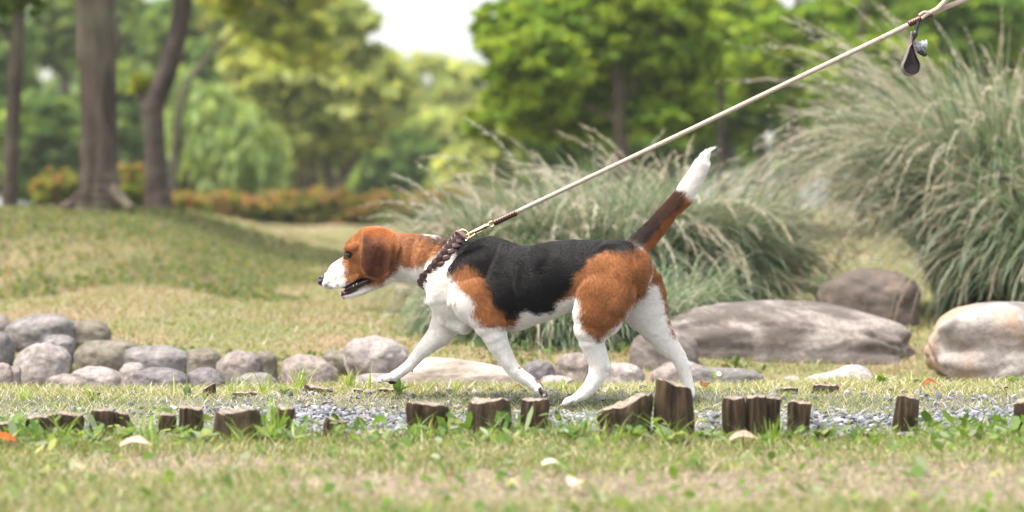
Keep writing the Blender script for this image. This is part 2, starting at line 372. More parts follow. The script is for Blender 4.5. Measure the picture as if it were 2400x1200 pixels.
# lawn beyond the stones
def kl(x, y): return .35 + .65 * sstep(-.5, .5, fbm(x * .9, y * .5, 0, 71))
def klm(x, y):
    px, _ = proj(np.stack([x, y, 0 * x], -1)); return ((px > -150) & (px < 2550)) * kl(x, y)
for (na_, cnt, ya, yb, hh, ww_) in (('far_lawn_grass', 75000, 6.9, 12, (.010, .026), (.004, .008)), ('distant_lawn_grass', 70000, 12, 33, (.012, .03), (.010, .02))):
    tq = rng.random(cnt) ** 1.0; yy = ya + (yb - ya) * tq; xs = rng.uniform(-.26, .26, cnt) * yy
    k = rng.random(cnt) < klm(xs, yy); xs, yy = xs[k], yy[k]; nn = len(xs)
    # warm / brown patches and green patches as real patches of dry grass
    pt = sstep(-.4, .5, fbm(xs * .8, yy * .35, 0, 77))
    pal1 = colmix(nn, [G2, (.24, .27, .13), (.32, .31, .20)], [.4, .3, .3], .2); pal2 = colmix(nn, [(.34, .30, .20), (.31, .22, .14), (.36, .29, .22), (.25, .25, .13)], [.3, .25, .2, .25], .2)
    pick = rng.random(nn) < .25 + .6 * pt
    Cc = np.where(pick[:, None], pal2, pal1)
    pos = np.stack([xs, yy, ground_z(xs, yy) - .002], -1)
    V, Q, T_, C = blades(pos, rng.uniform(*hh, nn), rng.uniform(*ww_, nn), rng.uniform(.3, 1.6, nn), rng.random(nn) * 6.283, rng.random(nn) * 3.14, Cc, 2)
    mk(na_, np_mesh(na_, V, [Q, T_], M_GRASS, C, smooth=False), kind='stuff', label='patchy dry lawn grass beyond the stones' if cnt == 75000 else 'pale lawn grass running back to the hedge', cat='grass')
# mound ground cover
xs = rng.uniform(-4.3, -.6, 62000); yy = rng.uniform(8.8, 15.2, 62000)
k = (ground_z(xs, yy) > .12 + .06 * fbm(xs * 2, yy, 0, 5)) & (rng.random(62000) < .35 + .65 * sstep(-.35, .3, fbm(xs * 1.5, yy * .9, 0, 81))); xs, yy = xs[k], yy[k]
leaflets('mound_cover', xs, yy, rng.uniform(.006, .014, len(xs)), rng.uniform(.0, .03, len(xs)), [(.085, .13, .05), (.125, .17, .07), (.17, .18, .09), (.21, .175, .115)], [.3, .25, .22, .23], 'low green ground cover over the mound under the big tree', tilt=.7)
# thin seedling grass on slope behind the stones handled above

# ---------------------------------------------------------------- trees
def tube(paths, seg=12, rough=.06, seed=1):
    """paths: list of lists (x,y,z,r) -> V,F"""
    Vs, Fs, base = [], [], 0
    for path in paths:
        p = np.array(path, float)
        # densify
        t = np.arange(len(p)); nt_ = max(6, int(len(p) * 6)); tn = np.linspace(0, len(p) - 1, nt_)
        p = np.stack([np.interp(tn, t, p[:, i]) for i in range(4)], -1)
        for _ in range(3): p[1:-1] = (p[:-2] + 2 * p[1:-1] + p[2:]) / 4
        d = np.gradient(p[:, :3], axis=0); d /= np.linalg.norm(d, axis=1, keepdims=True) + 1e-9
        ref = np.array([0, 1, 0.001]); u = np.cross(d, ref); nu = np.linalg.norm(u, axis=1, keepdims=True)
        u = np.where(nu < .05, np.array([[1., 0, 0]]), u / (nu + 1e-9)); v = np.cross(d, u)
        a = np.linspace(0, 2 * math.pi, seg, endpoint=False)
        ring = p[:, None, :3] + (u[:, None] * np.cos(a)[None, :, None] + v[:, None] * np.sin(a)[None, :, None]) * p[:, None, 3:4]
        nz = vnoise(ring[..., 0] / (p[:, None, 3] + .01), ring[..., 1] / (p[:, None, 3] + .01), ring[..., 2] / (p[:, None, 3] * 4 + .01), seed)
        ring = p[:, None, :3] + (ring - p[:, None, :3]) * (1 + rough * nz[..., None])
        n0 = len(p); Vs.append(ring.reshape(-1, 3)); i = np.arange(n0 * seg).reshape(n0, seg) + base
        Fs.append(np.stack([i[:-1], np.roll(i[:-1], -1, 1), np.roll(i[1:], -1, 1), i[1:]], -1).reshape(-1, 4)); base += n0 * seg
        for end, ii in ((0, i[0]), (-1, i[-1])):
            Vs.append(p[end:end + 1 or None, :3][:1]); c = base; base += 1
            tri = np.stack([ii, np.roll(ii, -1), np.full(seg, c), np.full(seg, c)], -1)
            Fs.append(tri)
    V = np.concatenate(Vs); Fq = np.concatenate(Fs)
    tri = Fq[Fq[:, 2] == Fq[:, 3]][:, :3]; qd = Fq[Fq[:, 2] != Fq[:, 3]]
    return V, [qd, tri]
def crown_mesh(name, ells, nleaf, leaf, pal, wts, clump=.12, droop=0.0, var=.25, shell=.45, flat=.6, tint=None):
    """ells: list (cx,cy,cz,rx,ry,rz)"""
    e = np.array(ells, float); vol = e[:, 3] * e[:, 4] * e[:, 5]; vol = vol ** .67
    ncl = max(20, nleaf // 32)
    k = rng.choice(len(e), ncl, p=vol / vol.sum())
    d = rng.normal(size=(ncl, 3)); d /= np.linalg.norm(d, axis=1, keepdims=True)
    rr = shell + (1 - shell) * rng.random((ncl, 1)) ** .7; rr *= rng.uniform(.8, 1.12, (ncl, 1))
    cc = e[k, :3] + d * rr * e[k, 3:]
    cs = (e[k, 3:].mean(1) * clump * rng.uniform(.6, 1.5, ncl))
    ccol = colmix(ncl, pal, wts, .22)
    j = rng.integers(0, ncl, nleaf); g = rng.normal(size=(nleaf, 3)) * .6
    g[:, 2] *= flat
    pos = cc[j] + g * cs[j, None]
    if droop: pos[:, 2] -= droop * cs[j] * rng.random(nleaf) * 2.4
    nrm = rng.normal(size=(nleaf, 3)); nrm[:, 2] = np.abs(nrm[:, 2]) + .12; nrm /= np.linalg.norm(nrm, axis=1, keepdims=True)
    u = np.cross(nrm, rng.normal(size=(nleaf, 3))); u /= np.linalg.norm(u, axis=1, keepdims=True)
    if droop: u = u * .5 + np.array([0, 0, -1.0]); u /= np.linalg.norm(u, axis=1, keepdims=True); nrm = np.cross(u, rng.normal(size=(nleaf, 3))); nrm /= np.linalg.norm(nrm, axis=1, keepdims=True)
    v = np.cross(nrm, u)
    s = leaf * rng.uniform(.6, 1.3, (nleaf, 1))
    V = np.stack([pos - u * s, pos + v * s * .45, pos + u * s, pos - v * s * .45], 1).reshape(-1, 3)
    Q = np.arange(nleaf * 4).reshape(-1, 4)
    c = ccol[j] * (1 + var * (rng.random((nleaf, 1)) * 2 - 1))
    if tint is not None: c = tint(pos, c)
    return np_mesh(name, V, Q, M_LEAF, np.repeat(c, 4, 0), smooth=False)
def EL(px, py, d, rx, rz, ry=None):
    c = P(px, py, d); k = d / F; return (*c, rx * k, (ry if ry else rx * k * .8), rz * k)
def TR(pts, d):
    k = d / F; o = []
    for t in pts:
        dd = d + (t[3] if len(t) > 3 else 0); c = P(t[0], t[1], dd); o.append((*c, t[2] * k))
    return o
def tree(name, label, cat, base, d, trunks, ells, nleaf, leaf, pal, wts, group=None, bark=None, **kw):
    root = P(base[0], base[1], d); root[2] = float(ground_z(root[0], root[1])) - .03
    o = empty(name, root, label=label, cat=cat, group=group)
    if trunks:
        tr = []
        for i, t in enumerate(trunks):
            w = TR(t, d)
            if i == 0 or kw.get('all_base'):                      # first path starts in the ground
                g = float(ground_z(w[0][0], w[0][1])); w = [(w[0][0], w[0][1], min(g - .08, w[0][2] - .02), w[0][3] * 1.12)] + w
            tr.append(w)
        V, Fq = tube(tr, 14, .10, len(nameseq)); nameseq.append(1)
        mk('trunk', np_mesh('trunk', V - root, Fq, bark or M_BARK), o)
    kw.pop('all_base', None)
    es = [EL(e_[0], e_[1], d + (e_[4] if len(e_) > 4 else 0), e_[2], e_[3], e_[5] if len(e_) > 5 else None) for e_ in ells]
    me = crown_mesh('crown', es, nleaf, leaf, pal, wts, **kw)
    co = np.empty(len(me.vertices) * 3, np.float32); me.vertices.foreach_get('co', co); co = co.reshape(-1, 3) - root.astype(np.float32)
    me.vertices.foreach_set('co', co.ravel())
    mk('crown' if trunks else 'foliage', me, o)
    return o
nameseq = []
DK = [(0.114, 0.195, 0.061), (0.161, 0.246, 0.073), (0.228, 0.318, 0.103)]; DW = [.4, .35, .25]
MD = [(0.144, 0.233, 0.059), (0.199, 0.287, 0.08), (0.11, 0.193, 0.05)]
YG = [(0.26, 0.32, 0.045), (0.32, 0.358, 0.063), (0.181, 0.242, 0.036)]
PL = [(0.383, 0.435, 0.152), (0.451, 0.506, 0.197), (0.273, 0.351, 0.114)]
WL = [(0.303, 0.407, 0.157), (0.362, 0.47, 0.2), (0.221, 0.319, 0.121)]
BG = [(0.184, 0.288, 0.036), (0.248, 0.343, 0.045), (0.12, 0.208, 0.028)]
W3 = [.4, .35, .25]
# three near trees on the mound
tree('slim_tree', 'slim leaning tree trunk at the far left of the mound', 'tree', (24, 478), 14.0,
     [[(22, 476, 19), (26, 400, 17), (32, 250, 17), (40, 110, 16), (46, -20, 15), (60, -260, 13)], [(36, 110, 7), (0, 60, 5), (-70, -10, 4)]],
     [(0, -190, 230, 150), (60, -5, 50, 40), (-20, 20, 50, 45)], 9000, .035, MD, W3, bark=M_BARK)
tree('broad_tree', 'thick grey brown tree trunk with flared roots on the mound', 'tree', (232, 480), 13.2,
     [[(228, 486, 57), (231, 468, 52), (232, 425, 48), (233, 350, 45), (230, 220, 44), (226, 100, 45), (222, -30, 46), (222, -300, 42)],
      [(262, 440, 16, -.05), (285, 468, 14, -.12), (310, 490, 9, -.2)], [(205, 450, 18), (170, 478, 14), (130, 492, 8)],
      [(255, 130, 20), (270, 95, 16), (262, 60, 16)], [(240, -200, 22), (420, -420, 15)]],
     [(230, -760, 620, 330)], 8000, .05, MD, W3, bark=M_BARK)
tree('forked_tree', 'dark bent tree trunk leaning right above a stub, behind the thick tree', 'tree', (368, 470), 17.0,
     [[(372, 474, 34), (368, 440, 27), (364, 360, 25), (360, 290, 25), (357, 250, 27), (385, 190, 24), (408, 120, 23), (424, 40, 23), (436, -60, 22), (450, -300, 18)],
      [(352, 258, 14), (335, 228, 12), (322, 208, 11)], [(436, -60, 10), (560, -60, 7), (680, 10, 4)]],
     [(500, -170, 260, 110), (330, 190, 26, 22), (560, -20, 60, 60)], 11000, .045, YG, W3, bark=M_BARKD, shell=.2)

# background dark evergreens, left
bgE = 'dark evergreen trees behind the mound'
for i, (px, py, rx, rz, d, lab) in enumerate([
    (-60, 120, 150, 190, 40, 'dark evergreen tree at the left edge behind the slim trunk'),
    (95, 330, 130, 120, 37, 'low dark green tree between the slim and the thick trunk'),
    (150, 40, 90, 110, 46, 'tall dark tree with pale tip seen left of the thick trunk'),
    (285, 310, 120, 170, 42, 'dark green tree directly behind the thick trunk'),
    (300, 205, 62, 60, 48, 'small dark crown just right of the thick trunk'),
    (450, 60, 110, 85, 50, 'mid green tree rising behind the bent trunk'),
    (520, 170, 120, 95, 46, 'deep green tree above the weeping tree'),
    (430, 330, 90, 130, 44, 'dark green tree behind the bent trunk base'),
    (930, 385, 110, 75, 48, 'dark rounded bush tree right of the forked pale trunks')]):
    tree('evergreen_tree', lab, 'tree', (px, 470), d, [[(px, 470, 16), (px + 5, 300, 13), (px, py - rz * .5, 6)]],
         [(px, py, rx, rz), (px - rx * .3, py + rz * .6, rx * .8, rz * .6), (px + rx * .35, py + rz * .7, rx * .8, rz * .5)], 11000, .13, DK if i != 5 else MD, DW, group=bgE, bark=M_BARKD, shell=.45)
tree('yellow_green_tree', 'yellow green leafy tree at the top between the bent trunk and the sky gap', 'tree', (402, 460), 31, [[(402, 460, 9), (425, 200, 8), (560, 60, 6), (640, 30, 4)]], [(650, 60, 110, 95), (600, -20, 130, 60), (730, 120, 70, 80), (700, -30, 120, 60)], 9000, .085, [(.34, .40, .06), (.40, .44, .09), (.26, .33, .05)], W3, bark=M_BARKD, shell=.15, clump=.15)
tree('evergreen_tree', 'mid green tree filling the space between thick and bent trunks', 'tree', (310, 470), 52, [[(310, 470, 14), (312, 250, 9)]], [(305, 80, 75, 95), (310, 190, 80, 80), (270, 10, 60, 60)], 7500, .17, MD, W3, group=bgE, bark=M_BARKD, shell=.2)
tree('weeping_tree', 'small weeping tree with pale green trailing branches above the hedge', 'tree', (560, 455), 33,
     [[(560, 455, 10), (550, 350, 8), (520, 280, 5)]],
     [(470, 270, 90, 70), (540, 330, 110, 90), (610, 390, 60, 65), (430, 220, 60, 50)], 17000, .11, WL, W3, droop=1.3, clump=.2, bark=M_BARKD)
tree('pale_tree', 'pale yellow green tree with several slanting grey trunks behind the hedge', 'tree', (745, 440), 36,
     [[(780, 445, 13), (765, 380, 12), (750, 300, 10), (740, 150, 8)], [(785, 440, 12), (820, 385, 12), (868, 318, 11), (920, 250, 8)],
      [(710, 450, 10), (705, 370, 9), (690, 280, 8)], [(735, 450, 10), (728, 360, 9), (720, 240, 7)]],
     [(700, 190, 160, 130), (640, 270, 120, 100), (760, 310, 120, 60), (820, 240, 130, 105), (770, 60, 110, 105), (880, 190, 80, 80), (600, 120, 80, 90)], 30000, .12, PL, W3, clump=.14)
tree('slender_tree', 'tall slender light green tree left of the sky gap', 'tree', (600, 470), 44,
     [[(600, 470, 12), (600, 200, 9), (610, -50, 5)]], [(560, 60, 80, 80), (600, -40, 150, 60), (510, 0, 60, 60), (690, -10, 90, 60)], 12000, .13, PL, W3, bark=M_BARKD, shell=.3)
fg = 'pale trees in the distance below the sky gap'
for (px, py, rx, rz, d, lab) in [
    (900, 215, 90, 90, 62, 'distant pale tree at the left foot of the sky gap'),
    (1010, 200, 110, 85, 70, 'distant rounded pale tree in the middle below the sky gap'),
    (640, 330, 120, 110, 50, 'pale green tree standing behind the weeping tree'),
    (780, 350, 110, 90, 52, 'pale green tree seen between the slanting grey trunks'),
    (480, 120, 90, 90, 58, 'pale tree top behind the upper part of the bent trunk'),
    (1110, 240, 100, 100, 60, 'distant pale tree at the right foot of the sky gap'),
    (1010, 330, 150, 90, 52, 'soft grey green tree low in the middle of the background'),
    (1150, 350, 110, 100, 44, 'grey green tree left of the maple trunk')]:
    tree('distant_tree', lab, 'tree', (px, 475), d, [[(px, 475, 12), (px, 300, 8)]], [(px, py, rx, rz), (px - 30, py + 70, rx, rz * .8), (px + 40, py + 60, rx * .9, rz * .8)], 9000, .17, PL if py < 360 else WL, W3, group=fg, bark=M_BARKD, shell=.5)
# bright maple right of centre
tree('maple_tree', 'bright green maple with a grey trunk right of the sky gap', 'tree', (1460, 420), 21,
     [[(1458, 430, 22), (1457, 340, 18), (1452, 240, 17), (1448, 120, 15), (1446, 0, 13), (1450, -160, 8)],
      [(1452, 250, 9), (1500, 180, 7), (1545, 90, 6), (1570, -30, 4)], [(1450, 200, 9), (1400, 110, 7), (1350, 20, 5)], [(1455, 290, 6), (1360, 240, 5), (1250, 200, 3)]],
     [(1260, 150, 130, 95, -1), (1190, 70, 90, 80), (1350, 60, 150, 120), (1500, 40, 170, 130), (1440, 200, 190, 90, 1), (1240, 250, 110, 60), (1600, 150, 110, 110), (1180, 190, 60, 60), (1330, 290, 150, 45, .5), (1570, 270, 120, 60), (1170, 290, 80, 60, 1)], 42000, .062, BG, W3, shell=.3, clump=.15, flat=.45)
rg = 'green trees in the wood on the right'
for i, (px, py, rx, rz, d, tp, lab) in enumerate([
    (1700, 90, 140, 110, 27, 1690, 'light green tree above the dog tail, right of the maple'),
    (1700, 250, 130, 90, 30, 1700, 'low green tree behind the dog tail tip'),
    (1860, 120, 150, 130, 26, 1860, 'green tree with a thin dark trunk left of the hanging pouch'),
    (1890, 290, 140, 90, 32, 1790, 'dark green tree behind the small white lamp'),
    (2040, 180, 150, 120, 24, 2020, 'yellow green tree behind the hanging pouch'),
    (2060, 20, 170, 90, 30, 2060, 'dense green tree at the top right above the leash'),
    (2240, 60, 150, 120, 27, 2305, 'green tree with a dark trunk at the top right corner'),
    (2390, 110, 120, 150, 30, 2400, 'green tree at the right edge above the tall grass'),
    (1560, 330, 130, 70, 34, 1560, 'low leafy tree between maple trunk and dog tail'),
    (1330, 330, 110, 70, 30, 1330, 'low leafy tree behind the grass left of the maple trunk'),
    (2110, 330, 150, 90, 30, 2120, 'dark low tree behind the left edge of the tall grass')]):
    tree('woodland_tree', lab, 'tree', (tp, 440), d, [[(tp, 450, 10), (tp + 3, 300, 9), (tp - 4, 150, 8), (tp + 8, -20, 6)]],
         [(px, py, rx, rz), (px - rx * .4, py + rz * .35, rx * .7, rz * .7), (px + rx * .5, py - rz * .2, rx * .7, rz * .8)], 10500, .085, BG if i in (0, 2, 4, 7, 5) else [(.12, .21, .035), (.17, .27, .045), (.09, .17, .03)], W3, group=rg, bark=M_BARKD, shell=.3, flat=.45)
# dark screen of wood far behind: reads as one mass
es = []
for px in range(-1900, 4300, 95):
    if px <= 860: es.append(EL(px + random.uniform(-20, 20), random.uniform(270, 330), 80, 110, 170))
    elif px < 1160: es.append(EL(px, 400, 88, 90, 90))
    else:
        es.append(EL(px + random.uniform(-20, 20), random.uniform(270, 340), 80, 100, 170))
        es.append(EL(px + random.uniform(-20, 20), random.uniform(40, 130), 84, 75, 150 if px > 1150 else 115))
me = crown_mesh('far_wood', es, 150000, .28, [(.09, .16, .045), (.13, .20, .065), (.18, .25, .09)], W3, clump=.3, shell=.2)
mk('far_wood', me, kind='stuff', label='dark mass of woodland closing off the park', cat='woodland')

# pale air: distant trees fade a little
bm = bmesh.new(); bmesh.ops.create_cube(bm, size=1.0)
for v in bm.verts: v.co = Vector((v.co.x * 780, v.co.y * 440 + 205, (v.co.z + .5) * 13.5 - 1.5))
hm = bpy.data.meshes.new('haze'); bm.to_mesh(hm); bm.free()
m, n, out = mat_new('thin_air'); pv = N(n, 'ShaderNodeVolumePrincipled', Density=.0009); pv.inputs['Color'].default_value = (.93, .95, .90, 1); pv.inputs['Anisotropy'].default_value = .25
n.links.new(pv.outputs[0], out.inputs['Volume']); hm.materials.append(m)
mk('haze', hm, kind='stuff', label='thin pale haze in the air of the park', cat='haze')
cy.volume_bounces = 0; cy.volume_step_rate = 20; cy.volume_max_steps = 8

# hedge of low shrubs with reddish young growth
def redtint(pos, c):
    z0, z1 = pos[:, 2].min(), pos[:, 2].max(); t = (pos[:, 2] - z0) / (z1 - z0)
    k = (rng.random(len(c)) < sstep(.35, .95, t) * .42)
    c = c.copy(); c[k] = colmix(int(k.sum()), [(.36, .16, .08), (.42, .25, .12), (.34, .24, .10)], [.35, .4, .25], .2); return c
hg = 'low hedge of reddish shrubs across the lawn'
for (px, py, rx, rz, d, lab) in [
    (425, 492, 70, 38, 29, 'low green shrub at the left end of the reddish hedge'),
    (530, 490, 85, 40, 30, 'olive and orange shrub left of centre in the low hedge'),
    (650, 494, 80, 40, 30.5, 'green tipped shrub below the weeping tree'),
    (760, 490, 85, 48, 30.5, 'shrub with the reddest young leaves in the low hedge'),
    (870, 494, 85, 42, 30.5, 'orange brown shrub right of the reddest one in the hedge'),
    (975, 492, 75, 40, 31, 'brownish shrub at the right end of the low hedge above the dog'),
    (1075, 488, 70, 40, 32, 'dull shrub seen through the feathery grass'),
    (140, 440, 60, 38, 26, 'orange brown shrub behind the mound left of the thick trunk'),
    (315, 435, 55, 45, 26, 'brown orange shrub between thick and bent trunks'),
    (470, 425, 60, 32, 33, 'yellow green shrub behind the hedge left end')]:
    tree('shrub', lab, 'shrub', (px, py + rz), d, None, [(px, py, rx, rz), (px - rx * .4, py + rz * .15, rx * .6, rz * .85), (px + rx * .45, py + rz * .1, rx * .6, rz * .8)], 5200, .055,
         [(.12, .18, .03), (.16, .21, .04), (.22, .18, .05)] if py < 480 or px < 500 else [(.11, .16, .03), (.17, .19, .05), (.26, .17, .07)], W3, group=hg, shell=.65, clump=.18, tint=redtint)

xs, yy = scatter(5000, -1.75, 1.6, 6.25, 7.3, lambda x, y: sstep(.0, .5, fbm(x * 3, y * 3, 0, 131)))
leaflets('bank_plants', xs, yy, rng.uniform(.005, .014, len(xs)), rng.uniform(.002, .03, len(xs)), [(.06, .12, .03), (.11, .19, .05), (.16, .11, .07)], [.4, .3, .3], 'small green plants and litter in the gaps between the stones', tilt=.7)
# small white garden lamp far back on the right
lp = P(1804, 321, 26); lz = float(ground_z(lp[0], lp[1]))
lo = empty('garden_lamp', (lp[0], lp[1], lz), label='small white globe lamp on a post among the dark trees right of the dog tail', cat='lamp')
M_WHITE = simple_mat('lamp_white', (.8, .8, .78), .35)
hz = lp[2] - lz
V, Fq = tube([[(0, 0, -.05, .022), (0, 0, hz - .06, .018)]], 12, 0); mk('post', np_mesh('post', V, Fq, simple_mat('lamp_post', (.3, .32, .3), .6)), lo)
V, Fq = tube([[(0, 0, hz - .075, .03), (0, 0, hz - .055, .036), (0, 0, hz - .05, .03)]], 12, 0); mk('collar', np_mesh('collar', V, Fq, M_WHITE), lo)
bm = bmesh.new(); bmesh.ops.create_uvsphere(bm, u_segments=20, v_segments=12, radius=.05)
for v in bm.verts: v.co.z += hz
me = bpy.data.meshes.new('globe'); bm.to_mesh(me); bm.free(); me.materials.append(M_WHITE)
for p_ in me.polygons: p_.use_smooth = True
mk('globe', me, lo)

# ---------------------------------------------------------------- ornamental grass clumps
def arcs(n_, base, rad, L, w, spread, pal, wts, segs=8, yflat=.8, lean_bias=0.0, droop=1.0, wtip=.1, plume=None):
    az = rng.random(n_) * 6.283; r0 = rad * np.sqrt(rng.random(n_))
    b = np.stack([base[0] + np.cos(az) * r0, base[1] + np.sin(az) * r0 * yflat, np.full(n_, base[2])], -1)
    az2 = az + rng.normal(0, .5, n_)
    tilt = np.abs(rng.normal(0, spread, n_)) + .06; curl = droop * rng.uniform(.5, 1.6, n_)
    Ln = L * rng.uniform(.55, 1.1, n_)
    pos = b.copy(); pts = [pos.copy()]; dirs = []
    for s in range(segs):
        t = (s + .5) / segs; th = tilt + curl * t ** 1.7
        d = np.stack([np.cos(az2) * np.sin(th) + lean_bias * t, np.sin(az2) * np.sin(th), np.cos(th)], -1)
        pos = pos + d * (Ln / segs)[:, None]; pts.append(pos.copy())
    pts = np.stack(pts, 1)                                 # n,segs+1,3
    fa = az2 + math.pi / 2 + rng.normal(0, .5, n_)
    side = np.stack([np.cos(fa), np.sin(fa), np.zeros(n_)], -1)
    ts = np.linspace(0, 1, segs + 1)
    prof = (1 - ts) ** .5 * (1 - wtip) + wtip if plume is None else plume(ts)
    W = (w * rng.uniform(.6, 1.3, n_))[:, None] * prof[None]
    A = pts - side[:, None] * W[..., None] * .5; B = pts + side[:, None] * W[..., None] * .5
    V = np.stack([A, B], 2).reshape(-1, 3); m_ = 2 * (segs + 1)
    base_i = (np.arange(n_) * m_)[:, None]
    Q = np.concatenate([base_i + np.array([[2 * k, 2 * k + 1, 2 * k + 3, 2 * k + 2]]) for k in range(segs)])
    C = np.repeat(colmix(n_, pal, wts, .25), m_, 0)
    keep = V[:, 2] > -5
    return V, Q, C, pts
def feather(pts, pal, wts, nh=46, hl=.05, hw=.0030, start=.68):
    """fine seed hairs along the outer part of each plume stalk, as narrow tris"""
    n_, s1, _ = pts.shape
    j = np.repeat(np.arange(n_), nh); t = start + (1 - start) * rng.random(n_ * nh)
    f = t * (s1 - 1); i = np.minimum(f.astype(int), s1 - 2); u = (f - i)[:, None]
    p = pts[j, i] * (1 - u) + pts[j, i + 1] * u; d = pts[j, i + 1] - pts[j, i]; d /= np.linalg.norm(d, axis=1, keepdims=True) + 1e-9
    r = rng.normal(size=p.shape); r /= np.linalg.norm(r, axis=1, keepdims=True)
    dr = d * .85 + r * .45 + np.array([0, 0, -.15]); dr /= np.linalg.norm(dr, axis=1, keepdims=True)
    ll = hl * rng.uniform(.4, 1, len(p))[:, None] * (1.15 - (t[:, None] - start) / (1 - start) * .6)
    s = np.cross(dr, rng.normal(size=p.shape)); s /= np.linalg.norm(s, axis=1, keepdims=True)
    V = np.stack([p - s * hw * .5, p + s * hw * .5, p + dr * ll], 1).reshape(-1, 3)
    T_ = np.arange(len(p) * 3).reshape(-1, 3)
    C = np.repeat(np.repeat(colmix(n_, pal, wts, .15), nh, 0), 3, 0)
    return V, T_, C
PG = [(.135, .195, .105), (.185, .24, .145), (.27, .295, .21), (.33, .29, .21), (.085, .13, .065)]; PGW = [.3, .25, .17, .13, .15]
PP = [(.52, .46, .37), (.43, .37, .29), (.58, .54, .46)]; PPW = [.4, .35, .25]
def clump(label, px, d, H, rad, nb, npl, spread, group, bend=1.0, lb=0.0, pal=PG, palw=PGW, plen=1.05):
    c = P(px, 600, d); z = float(ground_z(c[0], d)); base = np.array([c[0], d, z - .02])
    o = empty('ornamental_grass', tuple(base), label=label, cat='ornamental grass', group=group)
    V, Q, C, _ = arcs(nb, (0, 0, 0), rad, H * 1.15, .0075, spread, pal, palw, 8, droop=1.65 * bend, lean_bias=lb)
    V[:, 2] = np.maximum(V[:, 2], -.005)
    me = np_mesh('blades', V, Q, M_SAGE, C); mk('blades', me, o, kind='stuff')
    if npl:
        V, Q, C, pts = arcs(npl, (0, 0, 0), rad * .8, H * 1.3 * plen, .003, spread * .8, [(.34, .36, .2), (.45, .40, .26)], [.5, .5], 12, droop=1.95 * bend, lean_bias=lb, wtip=.5)
        mk('stalks', np_mesh('stalks', V, Q, M_SAGE, C), o, kind='stuff')
        V, T_, C = feather(pts, PP, PPW)
        mk('plumes', np_mesh('plumes', V, T_, M_PLUME, C, smooth=False), o, kind='stuff')
    return o
cg = 'feathery ornamental grass clumps behind the dog'
clump('tall fountain of pale feathery grass filling the right edge behind the boulders', 2350, 9.2, 1.0, .24, 5200, 850, .16, cg, .95, -.01)
clump('smaller pale plumed grass leaning left beside the tall clump', 2520, 8.6, .80, .2, 2400, 240, .30, cg, 1.1, -.05)
clump('thick grey green grass clump straight behind the dog back', 1400, 8.7, .60, .24, 4000, 300, .42, cg)
clump('soft grey green grass clump behind the collar and chest', 1170, 8.6, .50, .16, 2600, 200, .36, cg)
clump('grass clump with straw coloured blades behind the dog hindquarters', 1600, 8.9, .62, .24, 4000, 380, .42, cg)
clump('grass clump behind the upright tail, tan seed heads', 1610, 9.1, .50, .14, 2600, 260, .24, cg)
clump('low pale grass clump arching over the dark boulder', 1930, 10.9, .16, .2, 1500, 50, .5, cg, 1.2, 0, [(.24, .29, .15), (.31, .33, .20), (.17, .23, .10)], [.4, .3, .3])
clump('low green grass hanging down to the stones below the dog belly', 1290, 7.45, .26, .22, 2400, 0, .7, cg, 1.3)
clump('loose green grass bending over the lawn in front of the chest', 1100, 7.9, .22, .10, 900, 40, .6, cg, 1.3)
clump('short grass clump behind the hind legs above the small stones', 1530, 7.9, .33, .2, 1800, 0, .7, cg, 1.3)
clump('green grass clump drooping to the layered slab behind the front legs', 1150, 7.55, .24, .14, 1700, 0, .65, cg, 1.3)
clump('grass clump falling over the small stones left of the near hind leg', 1440, 7.5, .27, .2, 2000, 0, .7, cg, 1.3)
clump('distant grey green grass clump under the maple', 1280, 11.5, .50, .3, 2400, 160, .5, cg)

